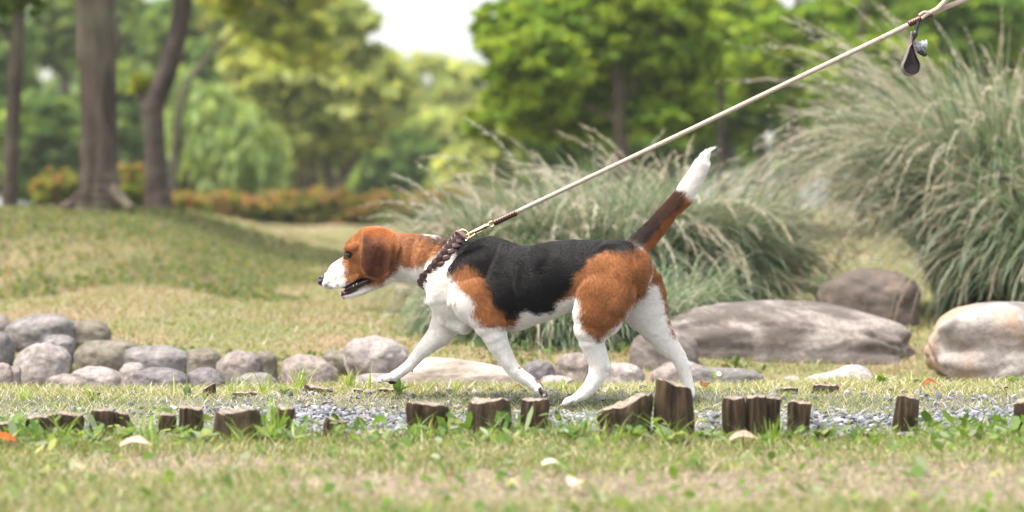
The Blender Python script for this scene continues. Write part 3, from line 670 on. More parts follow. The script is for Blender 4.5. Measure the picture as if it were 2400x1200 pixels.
# ---------------------------------------------------------------- stones
bm = bmesh.new(); bmesh.ops.create_icosphere(bm, subdivisions=5, radius=1)
SV = np.array([v.co[:] for v in bm.verts]); SF = np.array([[v.index for v in f.verts] for f in bm.faces]); bm.free()
def rock(label, px0, py0, px1, py1, d, tint, mat=None, sq=2.4, tilt=0, deep=.75, rough=.10, seed=0, skew=0, cat='stone', group='rounded stones of the dry stream edge', name='stone', shape=None, crack=.0):
    k = d / F; c = P((px0 + px1) / 2, (py0 + py1) / 2, d)
    rx = (px1 - px0) / 2 * k; rz = (py1 - py0) / 2 * k; ry = deep * (rx if rx < 2.2 * rz else 1.3 * rz)
    v = SV.copy(); nrm = (np.abs(v) ** sq).sum(1) ** (1 / sq); v /= nrm[:, None]
    sd = seed or int(px0 * 7 + py0) % 997
    dsp = rough * 1.3 * vnoise(v[:, 0] * 1.3 + 5, v[:, 1] * 1.3, v[:, 2] * 1.3, sd) + rough * .55 * vnoise(v[:, 0] * 3.1, v[:, 1] * 3.1, v[:, 2] * 3.1, sd + 3) + rough * .22 * vnoise(v[:, 0] * 8, v[:, 1] * 8, v[:, 2] * 8, sd + 4)
    cr = vnoise(v[:, 0] * 1.9 + 9, v[:, 1] * 1.9, v[:, 2] * 2.6, sd + 7); dsp -= crack * np.exp(-(cr / .07) ** 2) * (vnoise(v[:, 0] * 2, v[:, 1] * 2, v[:, 2] * 2, sd + 8) > -.1)
    v *= (1 + dsp)[:, None]
    if skew: v[:, 0] += skew * v[:, 2]
    if shape is not None:                             # top profile multiplier along x
        xs_ = (v[:, 0] + 1) / 2; m_ = np.interp(xs_, np.linspace(0, 1, len(shape)), shape); up = v[:, 2] > -.2
        v[:, 2] = np.where(v[:, 2] > -.4, (v[:, 2] + .4) * m_ - .4, v[:, 2])
    v /= np.array([max(abs(v[:, 0])), max(abs(v[:, 1])), 1]); v[:, 2] = (v[:, 2] - v[:, 2].min()) / (np.ptp(v[:, 2])) * 2 - 1
    v *= np.array([rx, ry, rz])
    if tilt:
        a = math.radians(tilt); x_, z_ = v[:, 0].copy(), v[:, 2].copy(); v[:, 0] = x_ * math.cos(a) + z_ * math.sin(a); v[:, 2] = -x_ * math.sin(a) + z_ * math.cos(a)
    # settle the underside into the ground
    g = float(ground_z(c[0], d)); low = c[2] + v[:, 2].min()
    if low > g - .01:
        ex = low - g + .02; t = np.clip(-v[:, 2] / rz, 0, 1); v[:, 2] -= ex * t
    me = np_mesh(name, v, SF, mat or M_STONE)
    o = mk(name, me, label=label, cat=cat, group=group); o.location = c; o.color = (*tint, 1)
    return o
GR = (.215, .203, .198); PK_ = (.27, .235, .215); OL = (.185, .17, .135); PU = (.175, .163, .168); LT = (.33, .30, .285)
R = [
 ('grey stone cut by the left edge, highest in the stone bank', -60, 735, 28, 800, 7.5, PK_),
 ('wide flat topped grey stone at the top left of the stone bank', 8, 735, 176, 818, 7.3, GR),
 ('brownish rounded stone right of the wide flat topped one', 138, 750, 262, 828, 7.35, OL),
 ('dim grey stone low at the left edge beside the big pale stone', -55, 775, 36, 862, 6.95, PU),
 ('small grey stone wedged above the big pale peaked stone', 100, 784, 178, 836, 7.0, GR),
 ('big pale peaked stone near the left end of the stone bank', 34, 803, 174, 908, 6.75, LT),
 ('long mossy olive stone right of the big pale peaked stone', 172, 796, 328, 872, 6.95, OL),
 ('grey stone at the bottom left corner of the stone bank', -50, 850, 34, 922, 6.4, PK_),
 ('small pinkish stone left of the base of the big pale stone', 8, 858, 52, 890, 6.5, PK_),
 ('low brown grey stone under the big pale peaked stone', 105, 875, 200, 930, 6.4, PK_),
 ('rounded light stone in the bottom row under the mossy one', 162, 857, 290, 932, 6.45, LT),
 ('broad grey stone in the middle of the stone bank', 290, 809, 448, 885, 6.75, GR),
 ('small round pinkish stone in front of the broad grey stone', 275, 849, 344, 912, 6.45, LT),
 ('purple grey stone in the bottom row below the broad grey stone', 304, 860, 446, 932, 6.35, PU),
 ('olive brown stone with a white spot on its crown', 430, 815, 522, 892, 6.75, OL),
 ('dark purple grey stone sloping down to the right in the bottom row', 428, 861, 528, 932, 6.4, PU),
 ('grey beige stone right of the one with the white spot', 508, 821, 612, 900, 6.7, PK_),
 ('small round olive stone with a dark gap beneath it', 585, 821, 655, 884, 6.75, OL),
 ('low grey stone behind the grass tufts left of the big pink stone', 543, 872, 652, 932, 6.4, GR),
 ('big smooth pinkish stone left of the raised front paw', 648, 830, 795, 938, 6.5, PK_),
 ('brown stone half hidden behind the big pinkish one', 755, 820, 835, 872, 6.95, OL),
 ('large smooth pale stone just behind the raised front paw', 799, 786, 958, 895, 6.8, LT),
 ('low flat stone in front of the large smooth pale stone', 830, 874, 965, 925, 6.4, LT),
 ('thin brown stone lying behind the layered slab', 1000, 828, 1120, 860, 7.1, OL),
 ('round purple grey stone just right of the layered slab', 1222, 844, 1302, 912, 6.6, PU),
 ('rounded brown grey stone left of the near hind leg', 1298, 826, 1408, 915, 6.65, PK_),
 ('small pale stone in the grass below the rounded brown one', 1268, 879, 1345, 915, 6.35, LT),
 ('round grey stone right of the near hind leg', 1416, 850, 1512, 915, 6.5, LT),
 ('pale brown stone behind the far hind leg', 1520, 846, 1668, 915, 6.55, PK_),
 ('low mottled stone to the right of the far hind leg', 1600, 861, 1792, 915, 6.5, GR),
 ('tiny pale stone in front of the long boulder', 1832, 881, 1882, 912, 6.4, LT),
]
for r in R: rock(r[0], *r[1:6], r[6])
rock('smooth pale stone with a low left tail in front of the long boulder', 1885, 855, 2052, 915, 6.45, (.42, .39, .38), shape=[.45, .5, .62, .95, 1.05, .95], rough=.05)
rock('flat layered sandy slab lying between the front legs', 935, 838, 1245, 925, 6.55, (.44, .385, .33), M_SLAB, sq=3.2, shape=[.9, 1.05, 1.02, .85, .7, .62], rough=.08, deep=1.1, name='slab', cat='stone')
bgp = 'large boulders along the right side'
rock('long low boulder with dark streaks lying behind the hind legs', 1500, 705, 2152, 925, 7.25, (.27, .245, .225), M_STREAK, sq=2.9, shape=[.85, .98, 1.0, .98, .88, .68], rough=.11, crack=.055, deep=1.0, name='boulder', cat='boulder', group=bgp)
rock('rounded boulder end poking out between the dog hind legs', 1472, 768, 1640, 915, 7.0, (.25, .225, .21), M_STREAK, name='boulder', cat='boulder', group=bgp, rough=.06)
rock('dark blocky boulder under the hanging grass, behind the long boulder', 1910, 628, 2158, 800, 8.3, (.15, .12, .10), M_STREAK, sq=3.2, crack=.05, name='boulder', cat='boulder', group=bgp)
rock('white and rust coloured boulder cut by the right edge', 2155, 702, 2680, 925, 7.0, (.38, .355, .335), M_BOULDER, sq=3.6, shape=[.82, .97, 1, .98, 1.02, .95, .85], rough=.085, crack=.03, deep=1.0, name='boulder', cat='boulder', group=bgp)
# white lichen spot: a real small disc of lichen on its stone
# ---------------------------------------------------------------- log stakes
def stake(label, px0, px1, ytop, d, slope=0.0, lean=0.0, dark=1.0, group='log stakes along the near edge of the path', seed=0):
    k = d / F; cx = (px0 + px1) / 2; r = (px1 - px0) / 2 * k; top = P(cx, ytop, d); gz = float(ground_z(top[0], d))
    H = top[2] - gz; o = empty('log_stake', (top[0] - lean * H, d, gz), label=label, cat='log stake', group=group)
    seg = 40; rings = 9; a = np.linspace(0, 6.2832, seg, endpoint=False)
    sd = int(px0) + 17 + seed
    prof = 1 + .12 * vnoise(np.cos(a) * 1.5 + sd, np.sin(a) * 1.5, 0, sd) + .07 * vnoise(np.cos(a) * 5 + sd, np.sin(a) * 5, 0, sd + 1)
    # a bark split
    for kk in range(3):
        ac = rng.uniform(0, 6.28); prof -= .10 * np.exp(-((np.angle(np.exp(1j * (a - ac)))) / .09) ** 2)
    zs = np.linspace(-.04, 1, rings); V = []
    for i, t in enumerate(zs):
        zz = H * t if t > 0 else -.04
        rr = r * prof * (1 + .05 * math.sin(5 * t + sd) + (.06 if t <= 0 else 0)) * (1 - .07 * max(0, (t - .92) / .08))
        x = np.cos(a) * rr; y = np.sin(a) * rr * .95
        V.append(np.stack([x + lean * zz, y, zz + (slope * x + .13 * r * vnoise(x / r * 1.6 + sd, y / r * 1.6, 0, sd) + .05 * r * vnoise(x / r * 5, y / r * 5, 0, sd)) * max(t, 0)], -1))
    V = np.concatenate(V); i = np.arange(rings * seg).reshape(rings, seg)
    Q = np.stack([i[:-1], np.roll(i[:-1], -1, 1), np.roll(i[1:], -1, 1), i[1:]], -1).reshape(-1, 4)
    side = mk('bark', np_mesh('bark', V, Q, M_STAKE), o)
    # top disc
    topr = V[-seg:]; c = topr.mean(0); T_ = [topr]
    for s in (.8, .55, .28):
        w = c + (topr - c) * s; w[:, 2] += .0015 + .0025 * vnoise(w[:, 0] * 300, w[:, 1] * 300, 0, sd); T_.append(w)
    T_.append(c[None] + [[0, 0, .001]]); TV = np.concatenate(T_); i = np.arange(4 * seg).reshape(4, seg)
    Q = np.stack([i[:-1], np.roll(i[:-1], -1, 1), np.roll(i[1:], -1, 1), i[1:]], -1).reshape(-1, 4)
    tri = np.stack([i[3], np.roll(i[3], -1), np.full(seg, 4 * seg)], -1)
    mk('cut_top', np_mesh('cut_top', TV, [Q, tri], M_CUT), o)
    return o
FS = [
 ('pale topped log stake cut by the left edge', -25, 24, 993, 4.55, 0, 0), ('dark log stake second from the left edge', 62, 128, 976, 4.62, .1, 0),
 ('dark log stake left of a small gap near the left edge', 130, 194, 972, 4.64, -.1, .05), ('ragged dark log stake before the leafy gap', 212, 268, 963, 4.66, .05, 0),
 ('narrow dark log stake touching the ragged one', 268, 306, 968, 4.68, -.1, .05), ('slim log stake hidden by leaves left of the knotty one', 372, 412, 972, 4.66, 0, 0),
 ('light brown log stake with a knot', 418, 474, 957, 4.64, -.15, 0), ('wide log stake with a flat pale top on the left', 504, 610, 963, 4.56, 0, 0),
 ('dark narrow log stake leaning right beside the wide pale topped one', 638, 690, 956, 4.66, -.1, .18), ('short pointed log stake standing alone in the gravel', 764, 812, 984, 4.60, -.25, .22),
 ('squat log stake with a grey top below the raised front paw', 950, 1050, 947, 4.66, -.06, 0), ('square looking brown log stake below the belly', 1096, 1196, 939, 4.66, .03, 0),
 ('narrow upright log stake under the lifted near front paw', 1225, 1288, 937, 4.66, -.05, .08), ('wide log stake with a top slanting up to the right', 1400, 1524, 945, 4.64, .30, 0),
 ('tallest log stake, in front of the far hind paw', 1540, 1627, 903, 4.64, -.30, 0), ('left log of the tight group of three pale topped stakes', 1694, 1744, 934, 4.60, 0, 0),
 ('middle log of the tight group of three, with the whitest top', 1746, 1798, 930, 4.61, 0, 0), ('right log of the tight group of three stakes', 1797, 1830, 934, 4.63, -.05, 0),
 ('low dark log stake behind leaves right of the group of three', 1846, 1900, 944, 4.68, -.1, .05), ('log stake standing alone on the right before the gravel', 2100, 2158, 931, 4.66, -.12, .12),
 ('reddish brown log stake cut by the right edge', 2380, 2450, 936, 4.64, .3, 0)]
for i, s in enumerate(FS): stake(s[0], s[1], s[2], s[3], s[4], s[5], s[6], seed=i)
bgk = 'low weathered stakes along the far edge of the path'
for (lab, a_, b_, t_, d_, sl) in [
 ('small dark stake in the verge at the left, under the stone bank', 207, 234, 918, 5.62, -.2), ('tiny dark stake cut by the left edge of the verge', -12, 8, 927, 5.6, 0),
 ('mossy split stake leaning in the verge left of centre', 474, 506, 906, 5.65, .5), ('low crumbling stake with dry grass on top', 546, 602, 921, 5.62, 0),
 ('flat grey topped stake among tufts left of the raised paw', 716, 790, 909, 5.66, -.25), ('low stake in the earth just left of the raised paw', 828, 880, 914, 5.68, -.1),
 ('low stake in the earth right below the raised paw', 884, 942, 913, 5.72, 0), ('low stake in the verge behind the group of three logs', 1826, 1870, 909, 5.66, 0),
 ('short round stake with a grey top left of the lone stake', 1906, 1964, 904, 5.68, -.05), ('little stake stub in the verge below the rust coloured boulder', 2330, 2362, 905, 5.75, 0)]:
    stake(lab, a_, b_, t_, d_, sl, 0, 1, bgk)
# ---------------------------------------------------------------- weeds, tufts, fallen leaves
def leaf_mesh(name, col, w=.45, curl=.35, fold=.15, var=.1):
    nu, nv = 9, 5; V = []; C = []
    for i in range(nu):
        t = i / (nu - 1); ww = w * .5 * math.sin(math.pi * min(1, t * .92 + .06)) ** .75
        for j in range(nv):
            s = j / (nv - 1) * 2 - 1
            V.append((t, s * ww, curl * (t - t * t * 1.3) * .8 + fold * abs(s) * ww + .02 * math.sin(9 * t + 2 * s))); C.append([c * (1.25 if abs(s) < .1 else 1 + var * math.sin(i * 2.1 + j)) for c in col])
    i = np.arange(nu * nv).reshape(nu, nv); Q = np.stack([i[:-1, :-1], i[:-1, 1:], i[1:, 1:], i[1:, :-1]], -1).reshape(-1, 4)
    return np_mesh(name, V, Q, M_LEAF, np.array(C))
LM = [leaf_mesh('weed_leaf', (.11, .19, .05), .5), leaf_mesh('weed_leaf', (.20, .27, .14), .55), leaf_mesh('weed_leaf', (.07, .135, .03), .42, .6), leaf_mesh('weed_leaf', (.18, .25, .04), .4, .5), leaf_mesh('weed_leaf', (.27, .33, .21), .7, .2)]
def weed(label, px, py, d, n_, L, kinds, up=.7, group='broad leaved weeds beside the log stakes', seed=1):
    c = P(px, py, d); gz = float(ground_z(c[0], d)); o = empty('weed', (c[0], d, gz), label=label, cat='weed', group=group)
    rd = random.Random(int(px) + seed)
    for i in range(n_):
        me = LM[rd.choice(kinds)]; l = bpy.data.objects.new('leaf', me); link(l, o)
        az = i * 2.4 + rd.uniform(-.4, .4); s = L * rd.uniform(.5, .92)
        l.location = (rd.uniform(-.008, .008), rd.uniform(-.008, .008), rd.uniform(0, .012)); l.rotation_euler = (rd.uniform(-.3, .3), -up * rd.uniform(.3, 1.3), az); l.scale = (s, s, s)
    return o
for (lab, px, d, n_, L, kd) in [
 ('weed with a yellow green leaf at the left edge of the near stakes', 108, 4.52, 6, .035, [3, 0]), ('pale leafed weed right of the ragged dark stakes', 215, 4.50, 7, .045, [1, 0]),
 ('big bushy weed in front of the slim hidden stake', 300, 4.50, 10, .055, [0, 2, 3]), ('weed with large pale round leaves below the knotty stake', 432, 4.50, 6, .05, [4, 4, 1]),
 ('weed with one upright pale oval leaf left of the wide stake', 478, 4.49, 5, .045, [4, 1]), ('spreading weed between the wide stake and the leaning dark one', 622, 4.52, 8, .05, [0, 3]),
 ('green weed left of the lone pointed stake', 690, 4.48, 7, .04, [1, 4, 0]), ('low yellow green weed at the foot of the squat grey topped stake', 1020, 4.52, 7, .045, [3, 0]),
 ('little weed by the foot of the square brown stake', 1130, 4.52, 6, .03, [0, 1]), ('upright weed between narrow stake and slanted wide stake', 1345, 4.50, 8, .05, [0, 2]),
 ('yellow green weed growing in front of the slanted wide stake', 1490, 4.50, 9, .045, [3, 3, 0]), ('weed with upright oval leaves before the tallest stake', 1582, 4.48, 9, .052, [0, 4, 1]),
 ('leafy weed between the tallest stake and the group of three', 1650, 4.58, 11, .045, [0, 1, 2]), ('dark weed right of the group of three logs', 1862, 4.58, 10, .04, [2, 1, 0]),
 ('bushy weed with pale leaves between the group of three and the lone right stake', 1930, 4.54, 12, .05, [2, 1, 4]), ('weed left of the lone stake on the right', 2010, 4.55, 9, .045, [2, 0]),
 ('weed at the foot of the lone stake on the right', 2190, 4.56, 8, .045, [0, 1]), ('tall leafy weed in front of the gravel on the right', 2265, 4.58, 12, .05, [0, 2, 1]),
 ('weed with pale leaves near the right edge', 2350, 4.52, 8, .045, [4, 0])]:
    weed(lab, px, 1020, d, n_, L, kd)
bw = 'small weeds on the far side of the path'
weed('bluish green rosette in the verge left of the flat grey stake', 668, 930, 5.62, 9, .04, [1, 4], .9, bw)
weed('broad green leaf pair below the raised front paw', 930, 930, 5.60, 4, .055, [1, 0], 1.1, bw)
weed('upright blue green leaf in the verge left of centre', 440, 930, 5.60, 3, .05, [1], 1.4, bw)
weed('bright green weed at the verge edge right of the smooth pale stone', 2065, 890, 5.95, 11, .035, [0, 3], .8, bw)
weed('bright green weed at the verge edge by the right edge', 2370, 890, 6.0, 9, .03, [0, 3], .8, bw)
weed('dark green weed at the foot of the long boulder', 1800, 890, 6.75, 22, .06, [2], .6, bw)
weed('dark green weed in the gap between the long and the rust coloured boulder', 2160, 890, 6.7, 16, .06, [2, 2, 1], 1.2, bw)
weed('bright green weed growing out of the top of the stone bank', 215, 800, 7.12, 16, .05, [0, 3], .9, bw)
weed('dark green weed on the wide flat topped stone at left', 48, 800, 7.05, 12, .05, [2], .7, bw)
# pale flowering seedling before the long boulder
c = P(1672, 885, 6.2); gz = float(ground_z(c[0], 6.2)); o = empty('seedling', (c[0], 6.2, gz), label='pale green seedling with a tiny white flower in front of the long boulder', cat='plant')
V, Fq = tube([[(0, 0, -.01, .0015), (.004, 0, .05, .0013), (.0, 0, .11, .001)]], 6, 0); mk('stem', np_mesh('stem', V, Fq, simple_mat('plant_stem', (.25, .33, .13), .6)), o)
for i in range(11):
    l = bpy.data.objects.new('leaf', LM[1 if i % 2 else 3]); link(l, o); l.location = (.001, 0, .05 + .007 * i); s = .030; l.scale = (s, s, s); l.rotation_euler = (0, -.35, i * 2.2)
bm = bmesh.new(); bmesh.ops.create_circle(bm, cap_ends=True, segments=10, radius=.006); me = bpy.data.meshes.new('flower'); bm.to_mesh(me); bm.free(); me.materials.append(M_WHITE)
fo = mk('flower', me, o); fo.location = (.014, -.004, .118); fo.rotation_euler = (1.1, .3, 0)
def tuft(label, px, d, n_, H, lean=.5, pal=((.22, .33, .05), (.32, .40, .09), (.5, .52, .3)), wid=.0032, group='longer grass tufts standing out of the verge'):
    c = P(px, 900, d); gz = float(ground_z(c[0], d)); o_pos = (c[0], d, gz)
    pos = rng.normal(0, .009, (n_, 3)); pos[:, 2] = -.003
    V, Q, T_, C = blades(pos, H * rng.uniform(.4, 1, n_), np.full(n_, wid), rng.uniform(.1, lean * 1.6, n_), rng.random(n_) * 6.283, rng.random(n_) * 1.2 - .6, colmix(n_, list(pal), [.5, .35, .15], .2), 4, .12)
    o = mk('grass_tuft', np_mesh('grass_tuft', V, [Q, T_], M_GRASS, C), label=label, cat='grass tuft', group=group); o.location = o_pos; return o
for (lab, px, d, n_, H, le) in [
 ('tall wispy grass tuft before the dark purple stone', 545, 5.75, 16, .07, .8), ('grass tuft left of the big pinkish stone', 618, 5.72, 22, .085, .7), ('dense grass tuft before the big pinkish stone', 700, 5.78, 30, .09, .7),
 ('thick grass tuft between big pinkish stone and raised paw', 818, 5.85, 34, .065, .6), ('thin upright grass tuft just left of the raised paw', 858, 5.7, 8, .10, .3), ('single bent grass shoots right of the raised paw', 985, 5.65, 7, .075, 1.0),
 ('low grass tuft before the middle of the slab', 1062, 5.72, 18, .05, .6), ('dark green grass tuft behind the lifted near front paw', 1312, 5.62, 14, .06, .7), ('grass tuft with three tall shoots before the near hind leg', 1352, 5.66, 8, .085, .5),
 ('small grass tuft at the left end of the verge', 55, 5.5, 26, .045, .6), ('single tall pale grass shoot under the stone bank', 415, 5.72, 3, .075, .15), ('grass tuft beside the small dark stake at left', 215, 5.5, 16, .05, .6),
 ('grass tuft at the edge below the rust coloured boulder', 2155, 5.98, 12, .05, .7), ('thin grass tuft below the right end of the long boulder', 2125, 5.98, 6, .05, .3), ('tuft in the gravel on the far right', 2310, 5.35, 16, .035, .8)]:
    tuft(lab, px, d, n_, H, le)
for (lab, px, d, n_, H, le) in [
 ('yellow green blades rising before the dark stakes at left', 150, 4.52, 12, .09, .5), ('tall blurred blades in front of the hidden slim stake', 350, 4.45, 14, .12, .6), ('arching blades before the wide pale topped stake', 560, 4.47, 12, .07, 1.1),
 ('upright blades between wide stake and leaning stake', 640, 4.55, 22, .125, .25), ('blade clump left of the lone pointed stake', 700, 4.55, 14, .07, .4), ('single blade crossing the lone pointed stake', 790, 4.50, 4, .07, .15),
 ('blades in front of the squat grey topped stake', 985, 4.50, 14, .08, .6), ('blades left of the slanted wide stake', 1360, 4.52, 16, .09, .6), ('arching blades in front of the tallest stake', 1575, 4.48, 12, .085, .9),
 ('blades in front of the right log of the group of three', 1815, 4.50, 10, .08, .4), ('blades left of the lone stake on the right', 2055, 4.52, 14, .06, .5), ('blades rising in front of the right gravel', 2255, 4.5, 14, .07, .5)]:
    tuft(lab, px, d, n_, H, le, ((.18, .30, .04), (.24, .35, .06), (.33, .38, .2)), .004, 'longer grass tufts among the near stakes')
def fallen(label, px, py, size, col, d=None, rz=0.0, lift=.01, curl=.5):
    dd = d or CAMZ * F / (py - 480); c = P(px, py, dd); gz = float(ground_z(c[0], dd))
    me = leaf_mesh('fallen_leaf', col, .62, curl, .3, .2); o = mk('fallen_leaf', me, label=label, cat='fallen leaf', group='fallen leaves on the ground')
    o.location = (c[0] - size / 2 * math.cos(rz), dd, gz + lift); o.scale = (size,) * 3; o.rotation_euler = (.25, -.1, rz); return o
fallen('orange brown fallen leaf at the left edge below the stakes', 5, 1055, .055, (.50, .13, .03), 4.40, .1, .022)
fallen('pale pink dry leaf lying left below the stakes', 318, 1068, .055, (.66, .50, .40), None, .15, .02)
fallen('small pale dry leaf in the lower left grass', 180, 1118, .035, (.66, .52, .40), None, 1.1)
fallen('pale dry leaf in the grass below the lone pointed stake', 885, 1032, .035, (.55, .45, .36), None, .3)
fallen('pinkish dry leaf below the group of three stakes', 1745, 1042, .055, (.58, .42, .34), 4.46, .1, .018)
fallen('white dry leaf in the lower middle of the foreground', 1292, 1122, .032, (.7, .7, .6), None, .2, .02)
fallen('large pale blurred leaf near the bottom edge', 1348, 1172, .045, (.72, .60, .50), None, 1.2, .018)
fallen('tiny brown leaf right of centre at the bottom', 1060, 1153, .022, (.16, .07, .03), None, .1, .018)
fallen('curled rust brown leaf on the verge at the right', 2185, 918, .05, (.30, .12, .05), 5.75, .2, .012, 1.1)
fallen('curled brown leaf just right of the far hind paw', 1652, 912, .04, (.22, .11, .05), 5.70, 1.2, .012, 1.0)
fallen('dark leaf lying in the verge below the long boulder', 2152, 897, .025, (.10, .07, .06), 5.85, .4, .014, .8)
fallen('dark upright leaf bit beside the pink stalk', 1215, 914, .02, (.22, .10, .05), 5.75, .2, .01, .8)
# ---------------------------------------------------------------- the dog
D0 = 5.40
PXM = D0 / F                                   # metres per photo pixel at the dog
# chains: name, k(px), stations (px, py, r_px, yoff_m, ry_m)
CH = {
 'torso': (9, [(1098, 664, 102, .060, .066), (1150, 666, 110, .045, .080), (1200, 674, 103, .032, .088), (1250, 667, 93, .018, .088), (1300, 652, 87, .004, .083), (1345, 645, 84, -.006, .076), (1400, 641, 80, -.018, .072), (1445, 634, 72, -.024, .070), (1470, 632, 62, -.020, .066)]),
 'neck': (12, [(918, 603, 58, .105, .047), (960, 604, 58, .100, .049), (1005, 612, 62, .090, .052), (1050, 632, 72, .075, .058), (1090, 648, 84, .062, .064)]),
 'skull': (9, [(851, 592, 47, .110, .041), (874, 588, 59, .108, .052), (886, 590, 60, .108, .052), (912, 600, 52, .106, .048)]),
 'muzzle': (7, [(766, 660, 19.5, .118, .0150), (778, 656, 24, .117, .0190), (800, 644, 35, .115, .0235), (832, 626, 37, .112, .031), (862, 620, 40, .110, .040)]),
 'jaw': (4, [(804, 694, 7.5, .116, .0105), (822, 692, 8.5, .115, .0125), (848, 684, 10, .113, .019), (872, 670, 14, .111, .028), (900, 648, 24, .108, .034)]),
 'tail': (10, [(1476, 596, 32, -.012, .026), (1506, 567, 28, -.008, .022), (1534, 538, 25, -.004, .019), (1568, 496, 21, .0, .016), (1598, 466, 23, .003, .015), (1620, 431, 21.5, .005, .014), (1641, 394, 18, .006, .013), (1653, 366, 9.5, .007, .007), (1662, 355, 5, .008, .004), (1672, 349, 2.6, .008, .0022)]),
 'leg_ff': (12, [(1075, 705, 58, .110, .034), (1052, 745, 42, .112, .030), (1032, 782, 32, .112, .024), (1009, 804, 24, .112, .0195), (984, 828, 18, .112, .016), (962, 854, 14.5, .112, .0145), (941, 871, 13.5, .112, .0155), (920, 884, 13, .112, .017), (904, 889, 8, .112, .016)]),
 'leg_fn': (9, [(1118, 648, 66, -.004, .030), (1122, 700, 66, -.014, .034), (1148, 752, 44, -.018, .030), (1158, 784, 31, -.016, .0245), (1167, 806, 27, -.014, .021), (1180, 829, 23, -.012, .018), (1191, 849, 20, -.011, .0165), (1202, 864, 18.5, -.010, .0155), (1220, 880, 17, -.009, .0155), (1241, 894, 15.5, -.008, .017), (1258, 907, 14, -.008, .019), (1270, 921, 10, -.008, .018)]),
 'leg_hn': (8, [(1432, 640, 70, -.052, .040), (1417, 690, 75, -.060, .044), (1403, 735, 62, -.062, .040), (1388, 768, 45, -.062, .033), (1385, 798, 31, -.060, .025), (1396, 830, 26, -.058, .019), (1402, 852, 24, -.057, .0165), (1400, 878, 22, -.057, .0145), (1385, 906, 19, -.057, .0155), (1366, 924, 16, -.057, .017), (1348, 934, 12, -.057, .019), (1336, 940, 8, -.057, .018)]),
 'leg_hf': (12, [(1478, 655, 66, .030, .034), (1500, 688, 60, .046, .034), (1514, 728, 54, .052, .032), (1536, 768, 39, .054, .027), (1563, 806, 28, .054, .020), (1588, 834, 21, .054, .0165), (1601, 858, 17.5, .054, .015), (1611, 892, 14.5, .054, .0135), (1617, 922, 14, .054, .016), (1608, 939, 13, .054, .020), (1598, 944, 9, .054, .020)]),
 'achilles_n': (5, [(1408, 795, 9, -.058, .008), (1418, 825, 6, -.057, .006), (1426, 856, 7, -.057, .0065)]),
 'tibia_n': (5, [(1368, 790, 13, -.068, .012), (1384, 830, 10, -.065, .008)]),
 'triceps': (8, [(1150, 720, 26, -.030, .018), (1168, 755, 20, -.034, .012)]),
 'forearm_n': (9, [(1154, 800, 11, -.024, .008), (1174, 830, 9, -.021, .007), (1190, 852, 7, -.020, .006)]),
 'thigh_m': (8, [(1450, 650, 38, -.080, .018), (1440, 715, 30, -.088, .016), (1415, 760, 18, -.080, .012)]),
 'pad_ff': (1.5, [(915, 896, 7, .112, .013), (924, 895, 7.5, .112, .013)]),
 'hock_n': (7, [(1424, 862, 9, -.057, .008), (1405, 852, 14, -.057, .011)]),
 'hock_f': (6, [(1617, 856, 7, .054, .007), (1600, 850, 12, .054, .011)]),
 'elbow_n': (9, [(1176, 770, 13, -.020, .012), (1160, 760, 22, -.018, .018)]),
 'elbow_f': (8, [(1062, 773, 12, .112, .012), (1045, 765, 22, .112, .018)]),
 'scapula': (16, [(1128, 600, 24, .0, .014), (1108, 655, 34, -.012, .020), (1080, 700, 30, -.002, .020)]),
 'withers': (14, [(1110, 588, 26, .055, .022), (1147, 582, 27, .050, .022), (1190, 600, 24, .040, .02)]),
 'cheek': (12, [(868, 632, 22, .066, .014), (888, 640, 22, .066, .016)]),
 'brow': (7, [(816, 586, 12, .080, .012), (832, 578, 12, .074, .012)]),
 'lip': (5, [(785, 668, 12, .104, .008), (808, 661, 13, .098, .008), (838, 648, 12, .090, .010)]),
 'lumbar': (16, [(1290, 640, 40, -.060, .02), (1350, 650, 34, -.062, .016)]),
 'breast': (14, [(1020, 700, 22, .085, .030), (1050, 740, 30, .080, .034), (1085, 758, 26, .060, .034)]),
 'ischium': (9, [(1502, 628, 16, -.030, .016), (1498, 660, 20, -.040, .018)]),
 'ischium_f': (7, [(1538, 650, 14, .034, .014), (1546, 690, 18, .048, .02)]),
 'carpal_f': (3, [(962, 864, 7, .112, .006), (969, 871, 3, .112, .003)]),
}
def toes(prefix, pts, y0, dy, k=1.2):
    for i in range(4):
        yo = y0 + dy * (i - 1.5); b = abs(i - 1.5) * 1.6
        CH['%s%d' % (prefix, i)] = (k, [(a + b * s, c_ + b * .2, r, yo, .0078 * r / 8) for (a, c_, r, s) in pts])
toes('toe_ff', [(907, 885, 10, 1), (896, 887, 9.5, 1), (891, 893, 7, 1)], .112, .0130)
toes('toe_fn', [(1262, 911, 9, -1), (1272, 921, 8, -1), (1277, 928, 6, -1)], -.008, .0115)
toes('toe_hn', [(1343, 935, 10, 1), (1330, 939, 10, 1), (1323, 945, 8, 1)], -.057, .0138)
toes('toe_hf', [(1606, 940, 9, 1), (1596, 944, 8.5, 1), (1590, 949, 6, 1)], .054, .0120)
SHRINK = 2.2 * PXM
def chain_world(st):
    o = []
    for (px, py, r, yo, ry) in st:
        c = P(px, py, D0 + yo); k = (D0 + yo) / F; o.append((c[0], c[1], c[2], r * k - SHRINK, ry - SHRINK * .6))
    return np.array(o)
CW = {n_: (v[0] * PXM, chain_world(v[1])) for n_, v in CH.items()}
H_ = .0026
allp = np.concatenate([c for _, c in CW.values()]); pad = .02
lo_ = (allp[:, :3] - np.stack([allp[:, 3], allp[:, 4], allp[:, 3]], -1)).min(0) - pad; hi_ = (allp[:, :3] + np.stack([allp[:, 3], allp[:, 4], allp[:, 3]], -1)).max(0) + pad
shp = np.ceil((hi_ - lo_) / H_).astype(int) + 1
FLD = np.full(shp, .05, np.float32)
